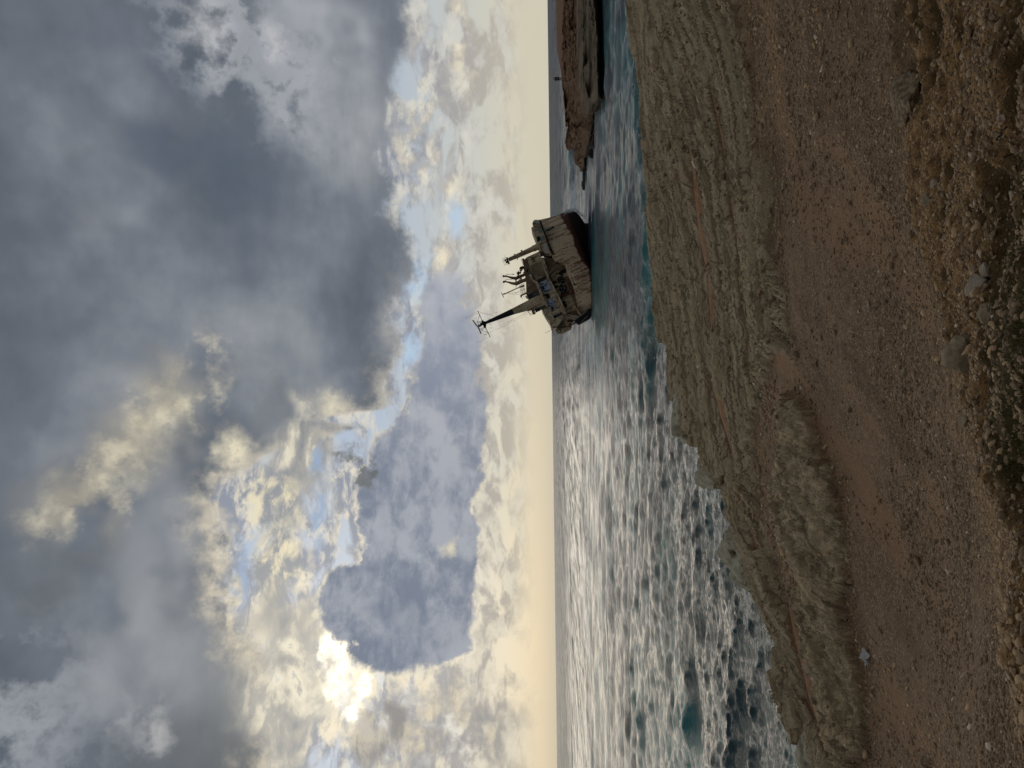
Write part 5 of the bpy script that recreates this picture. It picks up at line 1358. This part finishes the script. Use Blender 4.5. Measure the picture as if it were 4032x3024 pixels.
# boulders at the water's edge
def boulder(X, Y, s, sc, label, seed, dz=0.0, rz=0.0):
    p = Vector((*at_z(X, Y, ZE + dz), ZE + dz))
    bm = rock_mesh(seed, 5, tuple(s * q for q in sc), 0.45, 1.2)
    o = obj_bm('boulder', bm, MS['ledge'], smooth=True); o.modifiers.new('edge', 'EDGE_SPLIT').split_angle = math.radians(28)
    o.location = p; o.rotation_euler = (0, 0, rz)
    tag(o, label, 'boulder', 'boulders along the water edge')
boulder(2915, 2170, 0.85, (1.0, 1.25, 0.75), 'large grey-brown boulder jutting over the water halfway down the shore', 71, -0.1, 0.4)
boulder(2925, 2275, 0.5, (0.8, 1.0, 0.7), 'rounded brown boulder at the seaward tip of the large jutting boulder', 72, -0.35)
boulder(2800, 1860, 0.75, (0.9, 1.6, 0.6), 'jagged cracked rock above the waves, further out than the jutting boulder', 73, -0.7, 0.2)
boulder(2690, 1640, 1.0, (1.1, 1.2, 0.55), 'fan-shaped fluted rock on the corner of the shore', 74, -0.1, 0.6)
boulder(3190, 2985, 0.50, (1.2, 0.9, 0.55), 'blocky pale boulder at the near left corner of the shore', 75, -0.1)

# crumpled scrap
p = ground_hit(3422, 2585)
bm = bmesh.new(); bmesh.ops.create_grid(bm, x_segments=26, y_segments=16, size=0.5)
g = np.random.default_rng(5)
for v in bm.verts:
    a, b_ = v.co.x, v.co.y
    r = math.hypot(a, b_)
    z_ = 0.30 * abs(float(fbm(np.array([a * 4.2]), np.array([b_ * 4.2]), 3, 0.6, 8)[0])) + 0.20 * (1 - r)
    fold = 0.10 * math.sin(9 * a + 5 * b_)
    v.co = Vector((a * (1.0 - 0.5 * abs(b_)) * 0.62, b_ * 0.40 * (1 - abs(a) * 1.1), z_ * 0.34 + fold * 0.3))
rag = obj_bm('plastic_scrap', bm, plain('white_plastic', (0.42, 0.40, 0.37), 0.5), smooth=True)
rag.location = p + Vector((0, 0, 0.03)); rag.rotation_euler = (0.1, 0, 0.35); rag.scale = (0.48, 0.66, 0.66)
sm_ = rag.modifiers.new('solid', 'SOLIDIFY'); sm_.thickness = 0.004
tag(rag, 'crumpled white plastic scrap lying on the brown sand', 'litter')

# stick with a piece of curved bark
a, b_ = ground_hit(3995, 500), ground_hit(3968, 618)
bm = bmesh.new(); prev = a + Vector((0, 0, 0.010))
for t in np.linspace(0.12, 1, 8):
    q = a.lerp(b_, t); q.z = zt(q.x, q.y) + 0.010 + 0.003 * math.sin(9 * t)
    add_bar(bm, prev, q, 0.0045 * (1.1 - 0.3 * t), 0.0045 * (1.05 - 0.3 * t), 7); prev = q
stk = obj_bm('stick', bm, plain('dark_wood', (0.014, 0.010, 0.008), 0.8), smooth=True)
tag(stk, 'thin black stick lying on the brown bank', 'stick')
p = ground_hit(3975, 465)
bm = bmesh.new(); bmesh.ops.create_icosphere(bm, subdivisions=4, radius=1.0)
for v in bm.verts:
    c = v.co; n_ = float(fbm(np.array([c.x * 1.3 + 4]), np.array([c.y * 1.3 + c.z]), 3, 0.5, 9)[0])
    zc = c.z if c.z > 0 else c.z * 0.2
    hol = max(0, 1 - ((c.x + 0.2) ** 2 + (c.y + 0.5) ** 2) * 2.2)
    v.co = Vector((c.x * 0.034, c.y * 0.020, (zc - hol * 0.8) * 0.016)) * (1 + 0.25 * n_)
sh = obj_bm('shell_fragment', bm, stone_mat('pale_shell', (0.30, 0.16, 0.09), (0.50, 0.44, 0.35), 40), smooth=True)
sh.location = p + Vector((0, 0, 0.012)); sh.rotation_euler = (0.3, 0, 0.2)
tag(sh, 'hollow pale shell fragment with a rust-brown inside at the end of the stick', 'shell')

# ------------------------------------------------------------------ gravel
def pebble_mat():
    m, T, b, out = mat('pebbles')
    c = T.node('ShaderNodeAttribute', (), attribute_name='tone').outputs['Fac']
    P = T.n.new('ShaderNodeNewGeometry').outputs['Position']
    col = T.ramp(c, [(0.0, (0.12, 0.092, 0.062)), (0.3, (0.20, 0.157, 0.105)), (0.62, (0.30, 0.24, 0.165)), (0.80, (0.36, 0.275, 0.17)), (0.9, (0.35, 0.32, 0.27)), (1.0, (0.58, 0.54, 0.46))])
    n = T.noise(P, 160.0, 3, 0.6)
    col = T.mix(T.rng(n, 0.5, 0.7, 0, 0.45), col, (0.13, 0.10, 0.07))
    T.put(b.inputs['Base Color'], T.mix(1.0, col, (1.34, 1.16, 0.97), 'MULTIPLY')); b.inputs['Roughness'].default_value = 0.8
    return m
def pebbles(n, rmin, rmax, size_fn, sub, seed, name, amin=-37, amax=37, keep=None, onrock=False):
    g = np.random.default_rng(seed)
    r = rmin * (rmax / rmin) ** g.random(n); a = np.radians(amin + (amax - amin) * g.random(n))
    x, y = r * np.sin(a), r * np.cos(a)
    z, rk, sd_, nr_, ms, oc, q = terrain(x, y)
    patch = fbm(x * 0.5, y * 0.5, 3, 0.5, 13)
    if onrock: rk = 1 - rk * ss(pl_dist(x, y, coast)[0], 0.3, 0.8)
    ok = (g.random(n) > rk * 1.15) & (g.random(n) > sd_ * 0.97) & (g.random(n) < 0.8 + 1.6 * patch)
    ok &= g.random(n) > ms * nr_ * 0.6
    if onrock: ok = (g.random(n) > rk * 1.3) & (fbm(x * 1.1, y * 1.1, 3, 0.5, 2) > -0.06)
    if keep is not None: ok &= keep(x, y, nr_)
    x, y, z, r, nr_ = x[ok], y[ok], z[ok], r[ok], nr_[ok]; n = len(x)
    bm = bmesh.new(); bmesh.ops.create_icosphere(bm, subdivisions=sub, radius=1.0)
    bv = np.array([v.co[:] for v in bm.verts]); bf = np.array([[v.index for v in f.verts] for f in bm.faces]); bm.free()
    s = np.minimum(size_fn(r, g, n, nr_), 0.005 + 0.0062 * r)
    k = len(bv)
    V = bv[None] * (1 + 0.22 * g.normal(size=(n, k, 1)).clip(-1.5, 1.5))
    sc = np.stack([0.8 + 0.6 * g.random(n), 0.7 + 0.35 * g.random(n), 0.40 + 0.35 * g.random(n)], -1)
    V = V * sc[:, None, :]
    t = g.random(n) * 6.283; c_, s_ = np.cos(t)[:, None], np.sin(t)[:, None]
    X_ = V[..., 0] * c_ - V[..., 1] * s_; Y_ = V[..., 0] * s_ + V[..., 1] * c_
    ti = (g.normal(size=n) * 0.35)[:, None]
    Z_ = V[..., 2] + ti * X_
    V = np.stack([X_, Y_, Z_], -1) * s[:, None, None]
    V[..., 0] += x[:, None]; V[..., 1] += y[:, None]; V[..., 2] += (z + s * 0.18)[:, None]
    F = (bf[None] + (np.arange(n) * k)[:, None, None]).reshape(-1, 3)
    pq, pqa = pl_dist(x, y, strike)
    tone = (g.random(n) ** 1.25 + 0.9 * fbm(pq * 1.1, pqa * 0.16, 3, 0.5, 27) - 0.02).clip(0, 1)
    tone = np.where(g.random(n) < 0.025, 0.88 + 0.1 * g.random(n), tone * 0.80)
    o = link_mesh(name, V.reshape(-1, 3), F, M_PEB, smooth=False, attrs={'tone': np.repeat(tone, k)})
    tag(o, kind='stuff')
M_PEB = pebble_mat()
pebbles(34000, 7.0, 34.0, lambda r, g, n, nr: np.maximum(0.010, 0.0011 * r) * np.exp(0.65 * g.normal(size=n)), 1, 23, 'rock_rubble', onrock=True)
_edge = lambda x, y, nr: (np.abs(in_poly(x, y, out_poly) + 0.08) < 0.22) | (np.abs(in_poly(x, y, rock_poly) + 0.3) < 0.35)
pebbles(60000, 8.0, 30.0, lambda r, g, n, nr: 0.020 * np.exp(0.55 * g.normal(size=n)), 1, 24, 'broken_rock', keep=_edge)
pebbles(110000, 2.0, 26.0, lambda r, g, n, nr: np.maximum(0.0040, 0.00128 * r) * np.exp(0.45 * g.normal(size=n)), 1, 21, 'gravel')
pebbles(30000, 1.9, 7.5, lambda r, g, n, nr: (0.0065 + 0.0035 * nr) * np.exp(0.42 * g.normal(size=n)), 2, 22, 'coarse_gravel')

# ------------------------------------------------------------------ moss and dry stems on the bank
def tufts():
    g = np.random.default_rng(31)
    V, F, tone = [], [], []
    n = 0
    tries = 0
    spots = []
    for _ in range(200):
        X = 4032 + 60 * g.random() - 110 * abs(g.normal()) * 0.9; Y = 950 + 1000 * g.random()
        lim = 3945 + 30 * math.sin(Y * 0.006) + 40 * abs(Y - 1450) / 450
        if X < lim: continue
        spots.append((X, Y))
    for X, Y in spots:
        p = ground_hit(min(X, 4090), Y)
        for k in range(46):
            bx, by = p.x + 0.05 * g.normal(), p.y + 0.035 * g.normal()
            bz = p.z - 0.004
            hgt = 0.006 + 0.011 * g.random(); an = g.random() * 6.283; ln = 0.8 * hgt * g.random()
            w = 0.0012 + 0.0012 * g.random(); dx, dy = math.cos(an), math.sin(an)
            V += [(bx - dy * w, by + dx * w, bz), (bx + dy * w, by - dx * w, bz), (bx + dx * ln * .5 + dy * w * .6, by + dy * ln * .5 - dx * w * .6, bz + hgt * 0.7), (bx + dx * ln, by + dy * ln, bz + hgt)]
            F += [(n, n + 1, n + 2, n + 3)]; t = g.random(); tone += [t] * 4; n += 4
    m, T, b, out = mat('moss_green')
    c = T.node('ShaderNodeAttribute', (), attribute_name='tone').outputs['Fac']
    T.put(b.inputs['Base Color'], T.ramp(c, [(0, (0.045, 0.046, 0.014)), (0.6, (0.085, 0.085, 0.030)), (1.0, (0.20, 0.15, 0.065))])); b.inputs['Roughness'].default_value = 0.8
    o = link_mesh('moss', np.array(V), np.array(F), m, smooth=False, attrs={'tone': np.array(tone)})
    tag(o, kind='stuff')
tufts()
